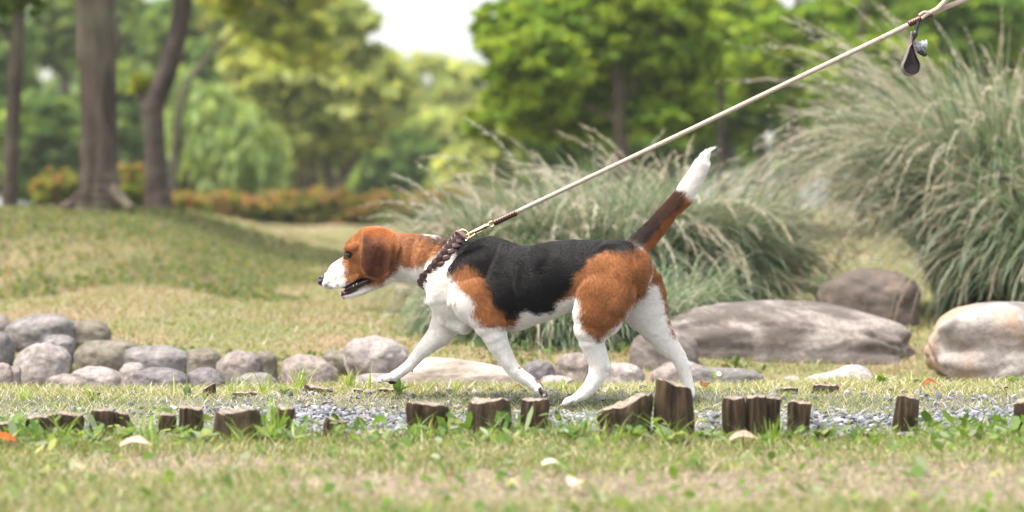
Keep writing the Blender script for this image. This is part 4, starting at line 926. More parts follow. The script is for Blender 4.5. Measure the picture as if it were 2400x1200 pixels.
def seg_sdf(Xp, Yp, Zp, a, b):
    ax_, az_ = b[0] - a[0], b[2] - a[2]; L2 = ax_ * ax_ + az_ * az_ + 1e-12
    t = np.clip(((Xp - a[0]) * ax_ + (Zp - a[2]) * az_) / L2, 0, 1)
    r = a[3] + (b[3] - a[3]) * t; ry = a[4] + (b[4] - a[4]) * t; yc = a[1] + (b[1] - a[1]) * t
    vx = Xp - a[0] - ax_ * t; vz = Zp - a[2] - az_ * t; vy = Yp - yc
    r = np.maximum(r, .0012); ry = np.maximum(ry, .0012)
    q0 = np.sqrt((vx * vx + vz * vz) / (r * r) + (vy / ry) ** 2)
    q1 = np.sqrt((vx * vx + vz * vz) / (r ** 4) + vy * vy / (ry ** 4)) + 1e-9
    return q0 * (q0 - 1) / q1                     # iq's ellipsoid distance estimate
def eval_chain(Xp, Yp, Zp, cw):
    f = None
    for i in range(len(cw) - 1):
        g = seg_sdf(Xp, Yp, Zp, cw[i], cw[i + 1]); f = g if f is None else np.minimum(f, g)
    return f
for nm, (k, cw) in CW.items():
    m_ = max(.03, 2.5 * k)
    lo = ((cw[:, :3] - np.stack([cw[:, 3], cw[:, 4], cw[:, 3]], -1)).min(0) - m_ - lo_) / H_; hi = ((cw[:, :3] + np.stack([cw[:, 3], cw[:, 4], cw[:, 3]], -1)).max(0) + m_ - lo_) / H_
    lo = np.maximum(lo.astype(int), 0); hi = np.minimum(hi.astype(int) + 1, shp)
    gx, gy, gz = [(lo_[i] + np.arange(lo[i], hi[i]) * H_).astype(np.float32) for i in range(3)]
    g = eval_chain(gx[:, None, None], gy[None, :, None], gz[None, None, :], cw.astype(np.float32))
    sl = tuple(slice(lo[i], hi[i]) for i in range(3)); f = FLD[sl]
    hh = np.clip(k - np.abs(f - g), 0, None) / k
    FLD[sl] = np.minimum(f, g) - hh * hh * hh * k / 6
def surface_nets(Fd, org, h):
    nx, ny, nz = Fd.shape; pts = []; cells = []; quads = []
    inside = Fd < 0; cid = lambda i, j, k: (i * (ny) + j) * (nz) + k
    for ax_ in range(3):
        sl0 = [slice(None)] * 3; sl1 = [slice(None)] * 3; sl0[ax_] = slice(0, -1); sl1[ax_] = slice(1, None)
        a, b = inside[tuple(sl0)], inside[tuple(sl1)]
        I = np.argwhere(a != b); fa = Fd[tuple(I.T)]; J = I.copy(); J[:, ax_] += 1; fb = Fd[tuple(J.T)]
        t = fa / (fa - fb); p = I.astype(float); p[:, ax_] += t
        o1, o2 = [(1, 2), (2, 0), (0, 1)][ax_]
        c4 = []
        for (u, v) in ((0, 0), (-1, 0), (-1, -1), (0, -1)):
            K = I.copy(); K[:, o1] += u; K[:, o2] += v; c = cid(K[:, 0], K[:, 1], K[:, 2]); c4.append(c); pts.append(p); cells.append(c)
        qd = np.stack(c4, -1); ins = a[tuple(I.T)]
        qd[ins] = qd[ins]; qd[~ins] = qd[~ins][:, ::-1]; quads.append(qd)
    cells = np.concatenate(cells); pts = np.concatenate(pts); qd = np.concatenate(quads)
    uq, inv = np.unique(cells, return_inverse=True); cnt = np.bincount(inv)
    V = np.stack([np.bincount(inv, pts[:, i]) / cnt for i in range(3)], -1) * h + org
    return V, np.searchsorted(uq, qd)
BV, BQ = surface_nets(FLD, lo_, H_)
def smooth_mesh(V, Q, it, lam=.5):
    e = np.concatenate([Q[:, [0, 1]], Q[:, [1, 2]], Q[:, [2, 3]], Q[:, [3, 0]]]); e = np.concatenate([e, e[:, ::-1]])
    cnt = np.bincount(e[:, 0], minlength=len(V))[:, None]
    for _ in range(it):
        s = np.stack([np.bincount(e[:, 0], V[e[:, 1], i], minlength=len(V)) for i in range(3)], -1) / cnt; V = V + (s - V) * lam
    return V
BV = smooth_mesh(BV, BQ, 3)
def vnormals(V, Q):
    fn = np.cross(V[Q[:, 2]] - V[Q[:, 0]], V[Q[:, 3]] - V[Q[:, 1]]); n_ = np.zeros_like(V)
    for i in range(4):
        for a in range(3): n_[:, a] += np.bincount(Q[:, i], fn[:, a], minlength=len(V))
    return n_ / (np.linalg.norm(n_, axis=1, keepdims=True) + 1e-12)
BN = vnormals(BV, BQ)
# nearest chain + fur flow per vertex
MAIN = ['torso', 'neck', 'skull', 'muzzle', 'jaw', 'tail', 'leg_ff', 'leg_fn', 'leg_hn', 'leg_hf']
REV = {'muzzle': 1, 'jaw': 1, 'skull': 1, 'torso': 1, 'neck': 1, 'tail': 1, 'leg_ff': 1, 'leg_fn': 1, 'leg_hn': 1, 'leg_hf': 1}
def chain_info(Q_):
    fs, ds = [], []
    for nm in MAIN:
        cw = CW[nm][1]; best = None; bd = None
        for i in range(len(cw) - 1):
            g = seg_sdf(Q_[:, 0], Q_[:, 1], Q_[:, 2], cw[i], cw[i + 1]); d = cw[i + 1, :3] - cw[i, :3]; d = d / np.linalg.norm(d)
            if best is None: best = g; bd = np.repeat(d[None], len(Q_), 0)
            else: m_ = g < best; best = np.where(m_, g, best); bd[m_] = d
        fs.append(best); ds.append(bd)
    fs = np.stack(fs, -1); w = np.exp(-(fs - fs.min(1, keepdims=True)) / .008); w /= w.sum(1, keepdims=True)
    flow = (w[..., None] * np.stack(ds, 1)).sum(1); flow /= np.linalg.norm(flow, axis=1, keepdims=True) + 1e-9
    return fs, flow
def poly_sd(px, py, poly):
    p = np.array(poly, float); d = np.full(px.shape, 1e9); ins = np.zeros(px.shape, bool)
    for i in range(len(p)):
        a, b = p[i], p[(i + 1) % len(p)]; ex, ey = b - a; wx, wy = px - a[0], py - a[1]
        t = np.clip((wx * ex + wy * ey) / (ex * ex + ey * ey + 1e-9), 0, 1); d = np.minimum(d, np.hypot(wx - ex * t, wy - ey * t))
        c = ((a[1] > py) != (b[1] > py)) & (px < ex * (py - a[1]) / (ey + 1e-12) + a[0]); ins ^= c
    return np.where(ins, -d, d)
BLACK = [(1058, 575), (1062, 540), (1100, 530), (1480, 530), (1494, 560), (1492, 582), (1484, 597), (1474, 598), (1462, 590), (1415, 590), (1371, 607), (1350, 640), (1333, 672), (1301, 712), (1290, 733), (1247, 737), (1220, 728), (1204, 747), (1182, 738), (1155, 722), (1146, 690), (1136, 655), (1117, 626), (1084, 620), (1070, 628), (1058, 632), (1052, 610)]
TAN_SH = [(1060, 620), (1084, 612), (1120, 620), (1150, 650), (1165, 715), (1195, 735), (1212, 742), (1198, 764), (1184, 771), (1171, 761), (1138, 763), (1122, 760), (1108, 738), (1108, 716), (1100, 700), (1079, 680), (1061, 648)]
TAN_TH = [(1345, 600), (1400, 575), (1470, 570), (1525, 590), (1530, 640), (1508, 690), (1470, 742), (1432, 772), (1420, 783), (1413, 803), (1393, 793), (1371, 771), (1360, 738), (1357, 700), (1340, 690), (1322, 700), (1300, 713), (1310, 690)]
TAN_FAR = [(1505, 600), (1535, 610), (1570, 640), (1580, 680), (1590, 740), (1584, 800), (1574, 782), (1562, 752), (1556, 720), (1552, 690), (1543, 664), (1520, 672), (1500, 690)]
TAN_HEAD = [(780, 560), (800, 520), (870, 505), (960, 520), (1070, 530), (1062, 560), (1046, 585), (1010, 600), (998, 614), (985, 622), (960, 628), (932, 622), (915, 640), (895, 665), (866, 674), (848, 676), (830, 664), (812, 672), (808, 652), (811, 632), (798, 605)]
NECKBLK = [(985, 530), (1075, 530), (1066, 575), (1040, 588), (1012, 578), (975, 556)]
NWHITE = [(985, 535), (1022, 542), (1022, 556), (1000, 555), (984, 549)]
EYE = [(804, 607), (807, 592), (815, 586), (828, 595), (822, 604), (812, 609)]
MOUTH = [(792, 688), (798, 676), (812, 671), (830, 660), (845, 652), (866, 652), (864, 662), (845, 676), (822, 688), (806, 694), (795, 696)]
BW_BLK = (.0062, .0056, .0060); C_TAN = (.43, .185, .066); C_TAND = (.21, .070, .022); C_WH = (.87, .84, .79)
def dog_color(Q_, fs=None, hair=False):
    px, py = proj(Q_); y = Q_[:, 1] - D0
    if fs is None: fs, _ = chain_info(Q_)
    near = np.argmin(fs, 1)
    nx_ = 4.5 * fbm(px * .055, py * .055, 0, 91) + 2.2 * vnoise(px * .25, py * .25, 0, 95)
    ny_ = 4.5 * fbm(px * .055 + 9, py * .055, 0, 92) + 2.2 * vnoise(px * .25, py * .25, 3, 96)
    if hair: nx_ = nx_ + rng.normal(0, 3.4, len(px)); ny_ = ny_ + rng.normal(0, 3.4, len(px))
    X_, Y_ = px + nx_, py + ny_
    isN = lambda s: near == MAIN.index(s)
    col = np.repeat(np.array([C_WH]), len(px), 0)
    def blend(mask, c):
        nonlocal col
        col = col * (1 - mask[:, None]) + np.asarray(c) * mask[:, None]
    M = lambda poly, w: np.clip(.5 - poly_sd(X_, Y_, poly) / w, 0, 1)
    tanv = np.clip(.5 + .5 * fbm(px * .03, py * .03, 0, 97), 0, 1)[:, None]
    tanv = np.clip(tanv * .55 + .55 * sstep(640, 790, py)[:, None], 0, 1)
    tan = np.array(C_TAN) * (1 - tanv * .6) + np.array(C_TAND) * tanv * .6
    legs_far = isN('leg_ff') | isN('leg_hf')
    body = ~legs_far
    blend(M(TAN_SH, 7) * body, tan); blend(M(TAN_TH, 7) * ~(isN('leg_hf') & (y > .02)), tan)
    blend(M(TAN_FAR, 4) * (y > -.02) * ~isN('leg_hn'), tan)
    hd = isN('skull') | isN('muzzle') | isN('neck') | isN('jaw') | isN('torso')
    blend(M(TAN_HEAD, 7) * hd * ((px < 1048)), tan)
    # darker tan around cheek and near saddle
    blend(np.clip(.5 - poly_sd(X_ + nx_ * 1.5, Y_ + ny_ * 1.5, NECKBLK) / 34, 0, 1) * hd * (.8 if not hair else (rng.random(len(px)) < .85)), (.022, .016, .013))
    blend(M(NWHITE, 5) * hd, C_WH)
    wblk = np.clip(.5 - poly_sd(X_, Y_, BLACK) / (5 + 24 * sstep(1410, 1465, px)), 0, 1)
    blend(wblk * body * (~isN('leg_hn') | (py < 640)), BW_BLK)
    # soft grizzled blend shoulder
    gz_ = np.clip(.5 - poly_sd(X_, Y_, BLACK) / 30, 0, 1) * (px < 1215) * (py < 745) * (px > 1062) * np.clip(.5 - poly_sd(X_, Y_, TAN_SH) / 4, 0, 1)
    mot = (vnoise(px * .35, py * .12, 0, 99) > -.25) if not hair else (rng.random(len(px)) < .85)
    blend(gz_ * body * mot * .9, (.028, .016, .012))
    # tail: black above, tan beneath, white end
    ft = fs[:, MAIN.index('tail')]; fo = np.delete(fs, MAIN.index('tail'), 1).min(1); tl = np.clip((fo - ft) / .014 + .35, 0, 1)
    ax_ = np.array([1504, 566.]); bx_ = np.array([1600, 462.]); dv = (bx_ - ax_) / np.linalg.norm(bx_ - ax_); al = (X_ - ax_[0]) * dv[0] + (Y_ - ax_[1]) * dv[1]; pe = (X_ - ax_[0]) * -dv[1] + (Y_ - ax_[1]) * dv[0]
    blend(tl * 1.0, (.085, .036, .018)); blend(tl * np.clip((14 - pe) / 12, 0, 1) * np.clip((60 - al) / 60 + .5, 0, 1) * (.75 if not hair else (rng.random(len(px)) < .8)), (.016, .011, .010))
    blend(tl * np.clip((pe - 6) / 8, 0, 1), (.36, .13, .035)); blend(tl * np.clip((al - 132 - nx_) / 6, 0, 1), C_WH)
    # head details
    mz = isN('muzzle') | isN('jaw') | isN('skull')
    blend(np.clip(.5 - poly_sd(px + nx_ * .15, py + ny_ * .15, EYE) / 3, 0, 1) * mz * (y < .11), (.018, .010, .008))
    lipd = np.clip(.5 - poly_sd(px + nx_ * .2, py + ny_ * .2, MOUTH) / 3, 0, 1) * mz
    blend(lipd, (.022, .012, .013))
    blend(np.clip(1 - np.hypot(px - 769, py - 651) / 9, 0, 1) ** .5 * mz * .6 * (X_ < 778), (.42, .25, .17))
    for (sx_, sy_, r_) in ((770, 663, 1.6), (776, 662, 1.3), (785, 656, 1.5), (790, 670, 4.5), (783, 664, 1.6), (766, 637, 1.5), (774, 676, 5), (764, 670, 5), (787, 651, 1.4), (795, 625, 1.6)):
        blend(np.clip(1.4 - np.hypot(px - sx_, py - sy_) / r_, 0, 1) * mz * .7, (.12, .07, .06))
    # nose rim / chin
    blend(np.clip((756 - px) / 3, 0, 1) * mz, (.03, .025, .028))
    blend(np.clip(1 - poly_sd(px, py, [(790, 690), (800, 688), (806, 700), (796, 702)]) / 3, 0, 1) * isN('jaw') * .6, (.05, .035, .035))
    # darker hair along cheek line
    blend(np.clip(1 - np.abs(poly_sd(px, py, [(820, 620), (850, 640), (880, 655), (850, 668), (815, 660)])) / 5, 0, 1) * mz * .25 * (px > 812), C_TAND)
    # pads, and toe creases painted in
    pads = [(886, 896, 6), (892, 900, 5), (915, 899, 0), (968, 870, 3), (1217, 862, 4.5)]
    for (sx_, sy_, r_) in pads:
        c = (.34, .13, .09) if (sx_, sy_) in ((1217, 862), (1259, 890), (968, 870)) else (.045, .038, .035)
        if r_: blend(np.clip((r_ - np.hypot(px - sx_, py - sy_)) / 1.5, 0, 1) * (isN('leg_ff') | isN('leg_fn')), c)
    for pl, cc in (([(1248, 886), (1258, 887), (1268, 893), (1264, 899), (1254, 896)], (.36, .14, .10)), ([(1260, 889), (1274, 893), (1280, 903), (1272, 905), (1262, 899)], (.05, .04, .034)), ([(1262, 906), (1269, 907), (1273, 916), (1271, 928), (1265, 924), (1262, 915)], (.05, .04, .036)), ([(1272, 909), (1277, 915), (1276, 925), (1272, 922)], (.34, .13, .10)), ([(1273, 927), (1284, 924), (1287, 934), (1277, 940)], (.06, .05, .045))):
        blend(np.clip(.5 - poly_sd(px + nx_ * .3, py + ny_ * .3, pl) / 2, 0, 1) * isN('leg_fn'), cc)
    for pl in ([(1329, 935), (1332, 935), (1325, 949), (1321, 949)], [(1341, 939), (1344, 939), (1338, 953), (1334, 953)], [(898, 884), (901, 884), (897, 893), (894, 893)]):  # shade in the gaps between toes, painted on as thin dark streaks
        blend(np.clip(.6 - poly_sd(px, py, pl) / 2, 0, 1) * (isN('leg_hn') | isN('leg_ff')) * .75, (.30, .21, .17))
    for pl in ([(884, 892), (891, 896), (900, 899), (905, 906), (890, 906), (882, 898)], [(909, 896), (916, 892), (925, 892), (932, 896), (930, 908), (914, 908)]):
        blend(np.clip(.5 - poly_sd(px, py, pl) / 2, 0, 1) * isN('leg_ff'), (.035, .032, .028))
    return col
fsB, flowB = chain_info(BV)
BC = dog_color(BV, fsB)
dog = empty('dog', (BV[:, 0].mean(), D0, float(ground_z(BV[:, 0].mean(), D0))), label='tricolour beagle dog striding left on the gravel path, tail up and mouth open', cat='dog')
DO = np.array(dog.location)
m, n, out = mat_new('dog_skin'); a = N(n, 'ShaderNodeAttribute', _attribute_name='col')
p = N(n, 'ShaderNodeBsdfPrincipled', Roughness=.75); p.inputs['Specular IOR Level'].default_value = .12; n.links.new(a.outputs['Color'], p.inputs['Base Color'])
n.links.new(p.outputs[0], out.inputs[0]); M_SKIN = m
mk('body', np_mesh('body', BV - DO, BQ, M_SKIN, BC), dog)
m, n, out = mat_new('dog_fur'); a = N(n, 'ShaderNodeAttribute', _attribute_name='col')
p = N(n, 'ShaderNodeBsdfPrincipled', Roughness=.4); p.inputs['Specular IOR Level'].default_value = .32; n.links.new(a.outputs['Color'], p.inputs['Base Color'])
t = N(n, 'ShaderNodeBsdfTranslucent'); n.links.new(a.outputs['Color'], t.inputs['Color'])
mx = N(n, 'ShaderNodeMixShader', Fac=.35); n.links.new(p.outputs[0], mx.inputs[1]); n.links.new(t.outputs[0], mx.inputs[2]); n.links.new(mx.outputs[0], out.inputs[0]); M_FUR = m
def fur(name, V, Q, Nn, flow, count, length, colf, parent, lift=.27, rad=.00031, jitter=.13, curl=.16, tipdark=0):
    """length: per-vertex array. hair grows along flow, lying on the surface"""
    A = V[Q]; ar = .5 * np.linalg.norm(np.cross(A[:, 2] - A[:, 0], A[:, 3] - A[:, 1]), axis=1); Lf = length[Q].mean(1); ar = ar * (Lf > 1e-4)
    # hair that the camera could see is worth more
    f_ = rng.choice(len(Q), count, p=ar / ar.sum()); u, v = rng.random((2, count, 1)); qq = Q[f_]
    bil = lambda T_: (T_[qq[:, 0]] * (1 - u) + T_[qq[:, 1]] * u) * (1 - v) + (T_[qq[:, 3]] * (1 - u) + T_[qq[:, 2]] * u) * v
    p0 = bil(V); nn_ = bil(Nn); nn_ /= np.linalg.norm(nn_, axis=1, keepdims=True); fl = bil(flow)
    L = bil(length[:, None]) * rng.uniform(.65, 1.15, (count, 1))
    sw = np.stack([vnoise(p0[:, 0] * 40, p0[:, 1] * 40, p0[:, 2] * 40, s) for s in (1, 2, 3)], -1) * curl
    fl = fl + sw + rng.normal(0, jitter, fl.shape); fl -= nn_ * (fl * nn_).sum(1, keepdims=True); fl /= np.linalg.norm(fl, axis=1, keepdims=True) + 1e-9
    pts = [p0 - nn_ * .0004]
    for t, up in ((.33, lift * 1.25), (.66, lift * .95), (1.0, lift * .7)):
        pts.append(p0 + L * t * (fl * math.sqrt(1 - min(.9, up) ** 2) + nn_ * up))
    pts = np.stack(pts, 1)
    cell = .0042; wv = np.stack([vnoise(p0[:, 0] * 120, p0[:, 1] * 120, p0[:, 2] * 120, s) for s in (11, 12, 13)], -1) * .0022
    idc = np.floor((p0 + wv) / cell).astype(np.int64); hsh = (idc[:, 0] * 73856093 ^ idc[:, 1] * 19349663 ^ idc[:, 2] * 83492791) & 65535
    cen = (idc + .5) * cell - p0; cen -= nn_ * (cen * nn_).sum(1, keepdims=True)
    sidev = np.cross(nn_, fl) * ((_perm[(hsh * 7 + 3) & 65535] - .5) * .5)[:, None]
    for k_, wgt in ((1, .1), (2, .25), (3, .45)): pts[:, k_] += cen * wgt + sidev * L * (k_ / 3)
    cellv = (1 + .2 * (_perm[hsh] * 2 - 1))[:, None]
    pts = pts.astype(np.float32)
    cu = bpy.data.hair_curves.new(name); cu.add_curves([4] * count)
    cu.attributes['position'].data.foreach_set('vector', (pts - DO.astype(np.float32)).ravel())
    ra = cu.attributes.get('radius') or cu.attributes.new('radius', 'FLOAT', 'POINT')
    ra.data.foreach_set('value', np.tile(np.array([1, .9, .65, .15], np.float32) * rad, count))
    c = colf(p0); c = c * np.where(c[:, :1] > .6, (1 + (cellv - 1) * .2), cellv) * (1 + np.where(c[:, :1] > .6, .10, .30) * (rng.random((count, 1)) * 2 - 1)) * (1 + .09 * vnoise(p0[:, 0] * 130, p0[:, 1] * 130, p0[:, 2] * 260, 8))[:, None]; cc = np.ones((count, 4), np.float32); cc[:, :3] = np.clip(c, 0, .95)
    ca2 = cu.attributes.new('col', 'FLOAT_COLOR', 'CURVE'); ca2.data.foreach_set('color', cc.ravel())
    cu.materials.append(M_FUR); o = bpy.data.objects.new(name, cu); link(o, parent); return o
pxB, pyB = proj(BV); yB = BV[:, 1] - D0
nearB = np.argmin(fsB, 1); Ln = np.full(len(BV), .0085)
for nm, l in (('muzzle', .0030), ('jaw', .0045), ('skull', .0055), ('neck', .0120), ('tail', .0150), ('leg_ff', .0048), ('leg_fn', .0060), ('leg_hn', .0060), ('leg_hf', .0052)): Ln[nearB == MAIN.index(nm)] = l
Ln = np.where((nearB == MAIN.index('leg_fn')) & (pyB < 760), .009, Ln); Ln = np.where((nearB == MAIN.index('leg_hn')) & (pyB < 760), .0085, Ln)
Ln = np.where((nearB == MAIN.index('tail')) & (pyB < 470), .018, Ln); Ln = np.where((nearB == MAIN.index('tail')) & (pyB < 372), .013, Ln)
Ln = np.where((nearB == MAIN.index('tail')) & (pyB > 540), .012, Ln)
Ln = np.where((pxB > 995) & (pxB < 1065) & (pyB > 590) & (pyB < 700), .020, Ln)
Ln = np.where((pyB > 915) | ((pyB > 885) & (pxB < 940)), .0028, Ln)
mouthd = poly_sd(pxB, pyB, MOUTH); eyed = poly_sd(pxB, pyB, EYE); Ln = np.where(((mouthd < 1) & (pxB < 870)) | ((eyed < 1) & (nearB != 1)) | (pxB < 757), 0, Ln)
for (sx_, sy_, r_) in ((1217, 862, 4), (1259, 890, 6), (1270, 895, 5), (1266, 913, 5), (1277, 925, 6), (886, 899, 4), (892, 902, 5), (915, 901, 6), (925, 901, 6)): Ln = np.where(np.hypot(pxB - sx_, pyB - sy_) < r_, 0, Ln)
Ln = smooth_mesh(np.repeat(Ln[:, None], 3, 1), BQ, 3)[:, 0] * (Ln > 0)
flowN = flowB.copy()
fl_sm = smooth_mesh(flowN, BQ, 12); fl_sm /= np.linalg.norm(fl_sm, axis=1, keepdims=True) + 1e-9
# body hair sweeps back and slightly down the flanks
dn = np.zeros_like(fl_sm); dn[:, 2] = -1
tors = (nearB == 0) | (nearB == 1)
fl_sm = np.where(tors[:, None], fl_sm + dn * (.35 * sstep(560, 700, pyB))[:, None], fl_sm)
fur('fur', BV, BQ, BN, fl_sm, 520000, Ln, lambda q: dog_color(q, None, True), dog)
del FLD

# ears
EARO = [(850, 535), (849, 552), (849, 575), (845, 600), (845, 620), (851, 636), (865, 648), (884, 653), (900, 648), (914, 634), (925, 614), (929, 598), (935, 586), (937, 575), (933, 558), (920, 542), (900, 533), (875, 530)]
def ear(side):
    po = np.array(EARO, float); m_ = 72; t = np.linspace(0, len(po), m_, endpoint=False); i0 = t.astype(int) % len(po); i1 = (i0 + 1) % len(po); f = (t % 1)[:, None]
    o = po[i0] * (1 - f) + po[i1] * f
    for _ in range(2): o = (np.roll(o, 1, 0) + 2 * o + np.roll(o, -1, 0)) / 4
    c = np.array([888, 588.]); rings = [1, .985, .95, .88, .78, .66, .52, .36, .2]
    V = []; 
    for face in (0, 1):
        for r in rings:
            q_ = c + (o - c) * r
            tz = np.clip((q_[:, 1] - 530) / 120, 0, 1)
            # distance of the ear from the middle of the head: hugs the skull at the top, hangs out lower
            yo = .052 * np.sqrt(np.clip(1 - (np.minimum(q_[:, 1] - 590, 0) / 60) ** 2, .1, 1)) + .005 + .009 * tz + .007 * (1 - r) * np.clip(tz * 3, .3, 1) + .0035 * np.sin(q_[:, 0] * .09 + q_[:, 1] * .03) * tz
            fold = .006 * np.exp(-((q_[:, 0] - 918 + (q_[:, 1] - 560) * .1) / 7) ** 2)
            th = .0022 * (1 - r ** 8)
            yy_ = .108 + side * (yo + fold + (th if face == 0 else -th))
            for (a, b), y_ in zip(q_, yy_): V.append(P(a, b, D0 + y_))
    V = np.array(V); nrg = len(rings); Qs = []; tris = []
    for face in (0, 1):
        i = np.arange(nrg * m_).reshape(nrg, m_) + face * nrg * m_
        qd = np.stack([i[:-1], np.roll(i[:-1], -1, 1), np.roll(i[1:], -1, 1), i[1:]], -1).reshape(-1, 4)
        if (face == 0) == (side < 0): qd = qd[:, ::-1]
        Qs.append(qd); tris.append(i[-1])
    a, b = np.arange(m_), np.arange(m_) + nrg * m_; st = np.stack([a, b, np.roll(b, -1), np.roll(a, -1)], -1)
    if side < 0: st = st[:, ::-1]
    Qs.append(st); cen = [V[tris[0]].mean(0), V[tris[1]].mean(0)]; V = np.concatenate([V, cen]); nb = len(V) - 2
    cap = []
    for face in (0, 1):
        tr = tris[face]; cq = np.stack([tr[0::2], np.roll(tr, -1)[0::2], np.roll(tr, -2)[0::2], np.full(m_ // 2, nb + face)], -1)
        if (face == 0) == (side < 0): cq = cq[:, ::-1]
        cap.append(cq)
    Q_ = np.concatenate(Qs + cap)[:, ::-1]
    Nn = vnormals(V, Q_)
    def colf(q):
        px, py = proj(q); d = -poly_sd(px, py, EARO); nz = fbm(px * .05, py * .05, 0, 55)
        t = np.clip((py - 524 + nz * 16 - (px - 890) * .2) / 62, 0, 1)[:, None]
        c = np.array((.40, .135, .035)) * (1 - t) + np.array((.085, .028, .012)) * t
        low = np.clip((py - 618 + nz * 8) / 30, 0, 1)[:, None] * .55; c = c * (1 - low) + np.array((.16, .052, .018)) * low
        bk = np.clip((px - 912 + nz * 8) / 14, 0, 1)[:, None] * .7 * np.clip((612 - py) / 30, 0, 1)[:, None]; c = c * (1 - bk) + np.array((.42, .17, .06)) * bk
        rim = np.clip(1.3 - d / 2.4, 0, 1)[:, None] * .4; return c * (1 - rim) + np.array((.52, .25, .11)) * rim  # light glowing through the thin ear edge, painted as a paler rim
    if side > 0:
        pass
    o_ = mk('ear', np_mesh('ear', V - DO, Q_, M_SKIN, colf(V)), dog)
    fl = np.zeros_like(V); fl[:, 2] = -1; fl[:, 0] = .12
    fur('ear_fur', V, Q_, Nn, fl, 24000 if side < 0 else 8000, np.full(len(V), .0042), colf, o_, lift=.22, rad=.00024, jitter=.12)
ear(-1); ear(1)
# eyes, nose, tongue, teeth
def ball(name, c, r, mat, parent, scale=(1, 1, 1), seg=24):
    bm = bmesh.new(); bmesh.ops.create_uvsphere(bm, u_segments=seg, v_segments=seg // 2, radius=r); me = bpy.data.meshes.new(name); bm.to_mesh(me); bm.free(); me.materials.append(mat)
    for q_ in me.polygons: q_.use_smooth = True
    o = mk(name, me, parent); o.location = np.array(c) - (DO if parent is dog else 0); o.scale = scale; return o
m, n, out = mat_new('eye_iris'); tc = N(n, 'ShaderNodeTexCoord'); 
mp = N(n, 'ShaderNodeMapping'); mp.inputs['Location'].default_value = (.30, 1.0, .1); n.links.new(tc.outputs['Object'], mp.inputs['Vector'])
vl = N(n, 'ShaderNodeVectorMath', _operation='DISTANCE'); n.links.new(tc.outputs['Object'], vl.inputs[0]); vl.inputs[1].default_value = (-.0026, -.0066, 0.0004)
c = ramp(n, vl.outputs['Value'], [(.0, (.003, .002, .002)), (.0024, (.003, .002, .002)), (.0030, (.045, .018, .007)), (.0050, (.014, .007, .004)), (.0056, (.012, .008, .007))]); 
p = N(n, 'ShaderNodeBsdfPrincipled', Roughness=.03); p.inputs['Specular IOR Level'].default_value = .5; n.links.new(c, p.inputs['Base Color']); n.links.new(p.outputs[0], out.inputs[0]); M_EYE = m
for sd_, yo in ((-1, .0775), (1, .1455)):
    ball('eye', P(816.5, 598, D0 + (yo + .0022 if sd_ < 0 else yo - .0022)), .0074, M_EYE, dog)
M_NOSE = simple_mat('dog_nose', (.022, .019, .022), .32, spec=.5, bump=.8, bscale=900)
nc_ = P(755, 655.5, D0 + .118)
V = SV.copy(); V = np.sign(V) * np.abs(V) ** .85; V *= np.array([.0095, .0125, .0125]); V[:, 2] -= .25 * np.maximum(0, -V[:, 0]) * (V[:, 2] < 0) * 0; V[:, 0] += .22 * V[:, 2]
for s_ in (-1, 1):                                          # nostrils
    dd = np.linalg.norm((V - np.array([-.004, s_ * .0085, .0015])) / np.array([.004, .004, .003]), axis=1); V[:, 0] += .003 * np.exp(-dd ** 2); V[:, 1] -= s_ * .003 * np.exp(-dd ** 2)
mk('nose', np_mesh('nose', V + nc_ - DO, SF, M_NOSE), dog)
M_TONGUE = simple_mat('tongue', (.20, .045, .06), .35, spec=.5, bump=.3, bscale=500, var=.2)
M_MOUTH = simple_mat('mouth_dark', (.022, .010, .012), .4, spec=.4)
def strip(name, st, mat, parent, yscale=1):
    cw = chain_world(st); cw[:, 3] += SHRINK; cw[:, 4] += SHRINK * .6
    d = np.gradient(cw[:, :3], axis=0); d /= np.linalg.norm(d, axis=1, keepdims=True); up = np.cross(d, np.array([0, 1., 0])); V = []; sg = 18
    a = np.linspace(0, 6.2832, sg, endpoint=False)
    for i in range(len(cw)): V.append(cw[i, :3] + up[i] * (np.sin(a)[:, None] * cw[i, 3]) + np.array([0, 1, 0]) * (np.cos(a)[:, None] * cw[i, 4]))
    V = np.concatenate(V + [cw[:1, :3], cw[-1:, :3]]); i = np.arange(len(cw) * sg).reshape(-1, sg); Q = np.stack([i[:-1], np.roll(i[:-1], -1, 1), np.roll(i[1:], -1, 1), i[1:]], -1).reshape(-1, 4)
    T_ = np.concatenate([np.stack([i[0], np.roll(i[0], -1), np.full(sg, len(V) - 2)], -1), np.stack([np.roll(i[-1], -1), i[-1], np.full(sg, len(V) - 1)], -1)])
    return mk(name, np_mesh(name, V - DO, [Q, T_], mat), parent)
strip('tongue', [(797, 689, 1.5, .115, .004), (801, 688, 4.5, .115, .008), (812, 684, 5.5, .115, .010), (830, 677, 5.5, .113, .012), (852, 665, 5, .112, .012)], M_TONGUE, dog)
strip('mouth_lining', [(808, 681, 2, .112, .013), (818, 676, 8, .110, .017), (838, 668, 9, .109, .023), (858, 659, 6, .108, .030), (868, 655, 3, .108, .034)], M_MOUTH, dog)
M_TOOTH = simple_mat('tooth', (.75, .70, .58), .3)
